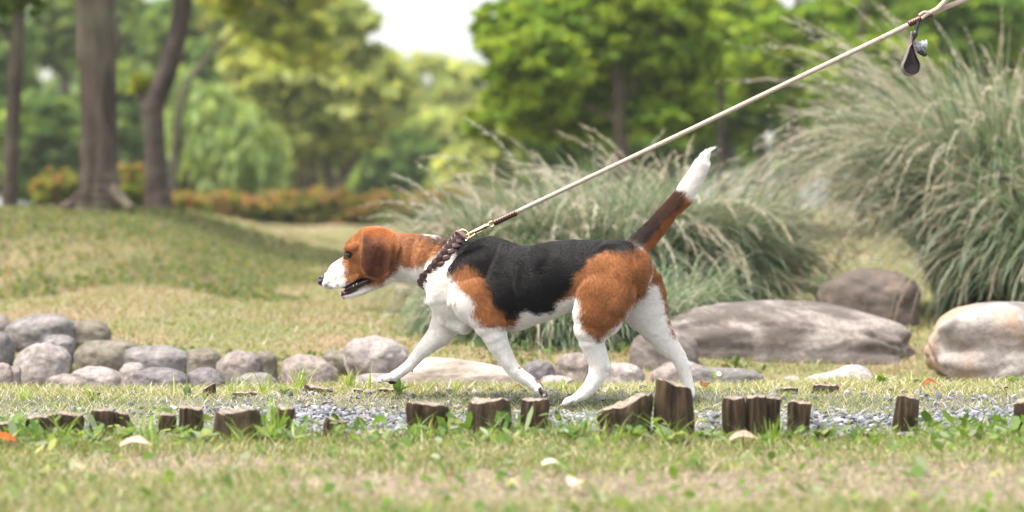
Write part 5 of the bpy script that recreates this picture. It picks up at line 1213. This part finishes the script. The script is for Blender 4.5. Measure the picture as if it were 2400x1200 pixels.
for (tx, ty, tr, th_, yo, up) in ((797.5, 690, 2.2, 9, .1065, 1), (836, 664, 1.8, -4, .0845, -1), (828, 668, 1.5, -3.5, .0865, -1), (803, 697, .9, 2.5, .103, 1), (806, 697, .9, 2.3, .104, 1)):
    bm = bmesh.new(); bmesh.ops.create_cone(bm, cap_ends=True, segments=10, radius1=tr * PXM, radius2=.1 * PXM, depth=abs(th_) * PXM * (1 if up > 0 else 1.3))
    me = bpy.data.meshes.new('tooth'); bm.to_mesh(me); bm.free(); me.materials.append(M_TOOTH); o = mk('tooth', me, dog); o.location = P(tx, ty - th_ * .5, D0 + yo) - DO; o.rotation_euler = (0, -.25, 0) if up > 0 else (math.pi, 0, 0)
# claws
M_CLAW = simple_mat('claw', (.30, .24, .20), .4)
for (cx, cy, dx, dz, y0, dy) in ((888, 896, -1, -.8, .112, .0115), (1281, 932, .3, -1, -.008, .0115), (1317, 950, -1, -.5, -.057, .012), (1585, 951, -1, -.5, .054, .012)):
    for i in range(4):
        b = abs(i - 1.5) * 1.6; a = P(cx + b, cy - 2, D0 + y0 + dy * (i - 1.5)); 
        V, Fq = tube([[(*(a - DO), .0019), (*(a + np.array([dx, 0, dz * .4]) * .003 - DO), .0016), (*(a + np.array([dx, 0, dz]) * .0052 - DO), .0006)]], 8, 0); mk('claw', np_mesh('claw', V, Fq, M_CLAW), dog)
# whiskers
wk = []
for i in range(12):
    a = P(778 + rng.uniform(-6, 16), 664 + rng.uniform(-6, 8), D0 + .094); e = a + np.array([rng.uniform(-.005, .022), -.016, rng.uniform(-.022, -.004)]); wk.append([(*(a - DO), .00022), (*((a + e) / 2 + [0, -.002, .001] - DO), .00018), (*(e - DO), .00008)])
V, Fq = tube(wk, 4, 0); mk('whiskers', np_mesh('whiskers', V, Fq, simple_mat('whisker', (.7, .68, .62), .4)), dog)

# ---------------------------------------------------------------- collar
M_LEATH = simple_mat('brown_leather', (.050, .022, .017), .38, spec=.5, bump=.35, bscale=350, var=.25)
M_LEATHL = simple_mat('tan_leather_tab', (.20, .105, .075), .45, spec=.4, bump=.3, bscale=400, var=.2)
M_BRASS = simple_mat('brass', (.80, .66, .42), .22, metal=1)
M_ROPE = simple_mat('cotton_rope', (.40, .335, .27), .75, spec=.15, bump=1.0, bscale=500, var=.35)
M_THREAD = simple_mat('thread', (.62, .42, .30), .7)
cT, cB = P(1076, 556, D0 + .072), P(991, 667, D0 + .088); cC = (cT + cB) / 2; A_ = np.linalg.norm(cT - cB) / 2; U_ = (cT - cB) / (2 * A_); Wv = np.cross(U_, np.array([0, 1., 0])); Wv /= np.linalg.norm(Wv); B_ = .0615
def ringp(th, off=0, ac=0, expo=1.0):
    return cC + U_ * ((A_ + off) * math.cos(th)) + np.array([0, 1, 0]) * ((B_ + off) * math.sin(th)) + Wv * ac
collar = empty('dog_collar', tuple(cC), label='braided dark brown leather collar round the dog neck', cat='collar'); CO = np.array(collar.location)
def flat_tube(path, w, th, nrmf, closed=False, seg=10):
    """path (n,3), ribbon-like rounded strap; nrmf outward normals (n,3)"""
    p = np.array(path); d = (np.roll(p, -1, 0) - np.roll(p, 1, 0)) if closed else np.gradient(p, axis=0); d /= np.linalg.norm(d, axis=1, keepdims=True) + 1e-12
    nn_ = np.array(nrmf); nn_ = nn_ - d * (nn_ * d).sum(1, keepdims=True); nn_ /= np.linalg.norm(nn_, axis=1, keepdims=True) + 1e-12; s = np.cross(d, nn_)
    a = np.linspace(0, 6.2832, seg, endpoint=False); ca_, sa_ = np.cos(a), np.sin(a); ca_ = np.sign(ca_) * np.abs(ca_) ** .7; sa_ = np.sign(sa_) * np.abs(sa_) ** .8
    V = (p[:, None] + s[:, None] * ca_[None, :, None] * w / 2 + nn_[:, None] * sa_[None, :, None] * th / 2).reshape(-1, 3)
    i = np.arange(len(p) * seg).reshape(-1, seg); j = np.roll(i, -1, 0) if closed else i[1:]; k = i if closed else i[:-1]
    Q = np.stack([k, np.roll(k, -1, 1), np.roll(j, -1, 1), j], -1).reshape(-1, 4); T_ = []
    if not closed:
        T_ = np.concatenate([np.stack([i[0], np.roll(i[0], -1), np.full(seg, len(V))], -1), np.stack([i[-1], np.roll(i[-1], -1), np.full(seg, len(V) + 1)], -1)]); V = np.concatenate([V, p[:1], p[-1:]])
        return V, [Q, T_]
    return V, [Q]
for s_ in range(3):
    pa, no = [], []
    for i in range(360):
        th = i / 360 * 2 * math.pi; ph = th * 8 + s_ * 2.0944
        pa.append(ringp(th, .0040 + .0024 * math.sin(2 * ph), .0100 * math.sin(ph))); no.append(U_ * math.cos(th) + np.array([0, 1, 0]) * math.sin(th))
    V, Fq = flat_tube(pa, .0130, .0044, no, True); mk('braided_strand', np_mesh('braided_strand', V - CO, Fq, M_LEATH), collar)
# keeper loop low on the near side and leather tab with the ring on top
def hoop(th0, hw, o0, name, w=.006, mat=None):
    pa, no = [], []
    for i in range(60):
        a = i / 60 * 2 * math.pi; x = hw * math.copysign(abs(math.cos(a)) ** .6, math.cos(a)); z = .0055 * math.copysign(abs(math.sin(a)) ** .6, math.sin(a))
        pa.append(ringp(th0, o0 + z, x)); r_ = U_ * math.cos(th0) + np.array([0, 1, 0]) * math.sin(th0); no.append(Wv * math.cos(a) + r_ * math.sin(a))
    V, Fq = flat_tube(pa, w, .0022, no, True); mk(name, np_mesh(name, V - CO, Fq, mat or M_LEATH), collar)
hoop(-2.35, .018, .005, 'keeper_loop', .007); hoop(-.24, .013, .0085, 'leather_tab', .019, M_LEATHL)
rc = P(1085, 553, D0 + .052)
def ring_mesh(c, u, v, R, r, nm, parent, org, mat):
    pa = [c + (u * math.cos(a) + v * math.sin(a)) * R for a in np.linspace(0, 6.2832, 48, endpoint=False)]; no = [u * math.cos(a) + v * math.sin(a) for a in np.linspace(0, 6.2832, 48, endpoint=False)]
    V, Fq = flat_tube(pa, r * 2, r * 2, no, True); return mk(nm, np_mesh(nm, V - org, Fq, mat), parent)
ring_mesh(rc, np.array([.97, -.22, 0]), np.array([.0, .1, 1.]), 14.5 * PXM, .0016, 'ring', collar, CO, M_BRASS)
for (a_, b_) in ((1072, 560), (1066, 556), (1093, 563)):
    c = P(a_, b_, D0 + .030 + (a_ < 1090) * .012); bm = bmesh.new(); bmesh.ops.create_uvsphere(bm, u_segments=12, v_segments=8, radius=.0026); me = bpy.data.meshes.new('rivet'); bm.to_mesh(me); bm.free(); me.materials.append(M_BRASS); o = mk('rivet', me, collar); o.location = c - CO
# ---------------------------------------------------------------- leash
LY0 = D0 + .066; LY1 = D0 + .0
def LP(px, py): t = (px - 1100) / 1100; return P(px, py, LY0 + (LY1 - LY0) * t)
l0 = LP(1100, 552); leash = empty('leash', tuple(l0), label='taut beige rope leash with brown leather ends running up to the top right', cat='leash'); LO = np.array(leash.location)
tw = lambda pts, r: [(*(LP(a, b) - LO), rr * PXM) for (a, b, rr) in pts]
V, Fq = tube([tw([(1196, 504, 4.6), (1230, 488, 5.4), (1600, 312.5, 5.6), (2100, 73, 5.9), (2190, 28, 6), (2290, -12, 6), (2420, -70, 6)], 0)], 20, .01); mk('rope', np_mesh('rope', V, Fq, M_ROPE), leash)
V, Fq = tube([tw([(2158, 44, 4), (2172, 33, 5), (2196, 22, 6), (2222, -6, 6), (2260, -60, 6)], 0)], 20, .01)
V = V + np.array([0, -.010, 0]); mk('rope', np_mesh('rope', V, Fq, M_ROPE), leash)
# fine twist of the rope: cords laid round it
cords = []
def sleeve(p0, p1, r, nst, name='leather_sleeve'):
    a, b = LP(*p0), LP(*p1); d = (b - a); L = np.linalg.norm(d); d /= L; yv = np.array([0, 1., 0]); up = np.cross(yv, d); up /= np.linalg.norm(up)
    if up[2] < 0: up = -up
    pts = [a + d * L * t for t in (0, .02, .2, .8, .97, 1)]; rr = [r * .75, r, r * 1.03, r * .98, r * 1.08, r * .9]
    V, Fq = tube([[(*(p_ - LO), q_ * PXM) for p_, q_ in zip(pts, rr)]], 18, .03); so = mk(name, np_mesh(name, V, Fq, M_LEATH), leash)
    # seam flap along the top towards the camera with stitches
    fl = [a + d * L * t + up * r * PXM * .55 + np.array([0, -1, 0]) * r * PXM * .95 for t in np.linspace(0.02, .98, 12)]
    V, Fq = flat_tube(fl, .0045, .0022, [up - yv] * 12); mk('seam', np_mesh('seam', V - LO, Fq, M_LEATHL), so)
    for i in range(nst):
        t = (i + .7) / nst; c = a + d * L * t + up * r * PXM * .35 - yv * r * PXM * 1.06
        V, Fq = tube([[(*(c - up * .0022 - d * .001 - LO), .0006), (*(c - yv * .0008 - LO), .0008), (*(c + up * .0026 + d * .001 - LO), .0006)]], 6, 0); mk('stitch', np_mesh('stitch', V, Fq, M_THREAD), so)
sleeve((1157, 523), (1211, 498), 7.4, 9); sleeve((2128, 57), (2184, 32), 7.8, 10)
# beige keeper on the upper sleeve
k1 = [LP(2152, 38) + [0, -.010, .001], LP(2164, 33) + [0, -.012, .004], LP(2182, 33) + [0, -.012, .001]]; V, Fq = tube([[(*(q_ - LO), .0032) for q_ in k1]], 12, 0); mk('whipping', np_mesh('whipping', V, Fq, M_ROPE), leash)
# snap hook
def hook_part(name, pts, r=None): V, Fq = tube([[(*(LP(a, b) - LO + np.array([0, o_, 0])), rr * PXM) for (a, b, rr, o_) in pts]], 14, 0); return mk(name, np_mesh(name, V, Fq, M_BRASS), leash)
hook_part('hook_barrel', [(1112, 543, 4.3, 0), (1116, 541, 5.2, 0), (1135, 532, 5.2, 0), (1138, 530, 6.2, 0), (1141, 529, 5, 0)])
hook_part('hook_jaw', [(1114, 541, 3, 0), (1104, 545, 2.6, 0), (1097, 549, 2.5, 0), (1092, 553, 2.3, 0), (1093, 558, 2.2, 0), (1099, 559, 2.2, 0), (1106, 554, 2.2, 0), (1114, 549, 2.2, 0)])
hook_part('hook_bolt', [(1118, 548, 1.8, 0), (1126, 543, 2.2, 0), (1132, 541, 1.5, 0)])
hook_part('swivel', [(1140, 530, 3, 0), (1144, 528, 4.5, 0), (1147, 527, 2.5, 0)])
ec = LP(1150, 526); dd = LP(1157, 522) - LP(1143, 529); dd /= np.linalg.norm(dd); ring_mesh(ec + dd * .002, dd, np.cross(dd, np.array([0, 1., 0])), 6.2 * PXM, .0016, 'swivel_eye', leash, LO, M_BRASS)

# ---------------------------------------------------------------- bag pouch hanging from the leash
pc = P(2135, 150, D0 - .005); pouch = empty('pouch', tuple(pc), label='dark brown teardrop leather bag pouch hanging from the leash', cat='bag pouch'); PO = np.array(pouch.location)
tear = []
for i in range(60):
    a = i / 60 * 2 * math.pi; r_ = 20.5
    x = r_ * math.sin(a); y = 157 - 0 + r_ * math.cos(a) if math.cos(a) > -.35 else None
    tear.append((x, y))
def tear_pts(sc=1.0):
    o = []
    for a in np.linspace(-2.05, 2.05, 40): o.append((2134.5 + 20 * sc * math.sin(a), 157 + 20.5 * sc * math.cos(a)))
    for (a, b) in ((2147, 136), (2141, 121), (2138, 108), (2134.0, 104), (2131, 108), (2127, 121), (2121, 138)):
        o.append((2134.5 + (a - 2134.5) * sc, 157 + (b - 157) * sc))
    return np.array(o)
M_POUCH = simple_mat('pouch_leather', (.014, .008, .008), .6, spec=.25, bump=.3, bscale=300, var=.25); M_POUCHE = simple_mat('pouch_edge', (.16, .125, .115), .6, var=.3, bscale=200)
M_BLACK = simple_mat('black_cord', (.012, .012, .013), .5)
tp_ = tear_pts(); path = [P(a, b, D0 - .005) for a, b in tp_]; c0 = P(2134.5, 150, D0 - .005); no = [q_ - c0 for q_ in path]
V, Fq = flat_tube(path, .040, .0024, no, True, 12); mk('leather_strip', np_mesh('leather_strip', V - PO, Fq, M_POUCHE), pouch)
V = [P(a, b, D0 - .005 - .018) for a, b in tear_pts(.93)]; V2 = [P(a, b, D0 - .005 + .018) for a, b in tear_pts(.93)]
nn_ = len(V); mid = [P(2134.5, 150, D0 - .020), P(2134.5, 150, D0 + .010)]; VV = np.array(V + V2 + mid); i = np.arange(nn_)
tr = np.concatenate([np.stack([i, np.roll(i, -1), np.full(nn_, 2 * nn_)], -1), np.stack([i + nn_, np.roll(i, -1) + nn_, np.full(nn_, 2 * nn_ + 1)], -1)]); qd = np.stack([i, np.roll(i, -1), np.roll(i, -1) + nn_, i + nn_], -1)
mk('inner_panel', np_mesh('inner_panel', VV - PO, [qd, tr], M_POUCH, smooth=False), pouch)
# flaps crossing above into the strap
for (pts, w, mt_, nm) in (([(2122, 136), (2128, 118), (2134, 98), (2136, 74)], .022, M_POUCHE, 'flap'), ([(2147, 136), (2143, 118), (2140, 100), (2141, 88)], .024, M_POUCHE, 'flap')):
    pa = [P(a, b, D0 + .0) for a, b in pts]; pa = [np.array([np.interp(t, range(len(pa)), [q_[k] for q_ in pa]) for k in range(3)]) for t in np.linspace(0, len(pa) - 1, 16)]
    V, Fq = flat_tube(pa, w, .003, [np.array([1., 0, .2])] * 16); mk(nm, np_mesh(nm, V - PO, Fq, mt_), pouch)
V, Fq = tube([[(*(P(a, b, D0 - .004) - PO), r_ * PXM) for (a, b, r_) in ((2153, 50, 4), (2150, 60, 4.5), (2147, 72, 4.5), (2144, 80, 5))]], 12, 0); mk('cord', np_mesh('cord', V, Fq, M_BLACK), pouch)
V, Fq = tube([[(*(P(a, b, D0 - .014) - PO), r_ * PXM) for (a, b, r_) in ((2144, 70, 2), (2145, 76, 6.5), (2144.5, 82, 7), (2143, 87, 5), (2141, 96, 1.5))]], 14, 0); mk('clasp', np_mesh('clasp', V, Fq, M_BLACK), pouch)
br = P(2158, 108, D0 + .004); bagr = empty('bag_roll', tuple(br), label='crumpled grey end of a bag roll poking out right of the pouch', cat='bag roll')
V, Fq = tube([[(*(P(a, b, D0 + .004) - br), r_ * PXM) for (a, b, r_) in ((2140, 112, 10), (2148, 109, 11.5), (2160, 107, 12.5), (2171, 106, 12), (2172, 106, 10))]], 28, .16); 
V += np.stack([0 * V[:, 0], .0012 * np.sin(V[:, 2] * 900), .0018 * np.sin(V[:, 0] * 700 + V[:, 2] * 500)], -1)
mk('roll', np_mesh('roll', V, Fq, simple_mat('grey_film', (.30, .32, .34), .35, spec=.5, bump=1, bscale=140, var=.35)), bagr)
V, Fq = tube([[(*(P(a, b, D0 + .002) - br), r_ * PXM) for (a, b, r_) in ((2150, 120, 4), (2160, 124, 5.5), (2167, 128, 5), (2172, 125, 2.5))]], 10, .3); mk('loose_end', np_mesh('loose_end', V, Fq, M_BLACK), bagr)
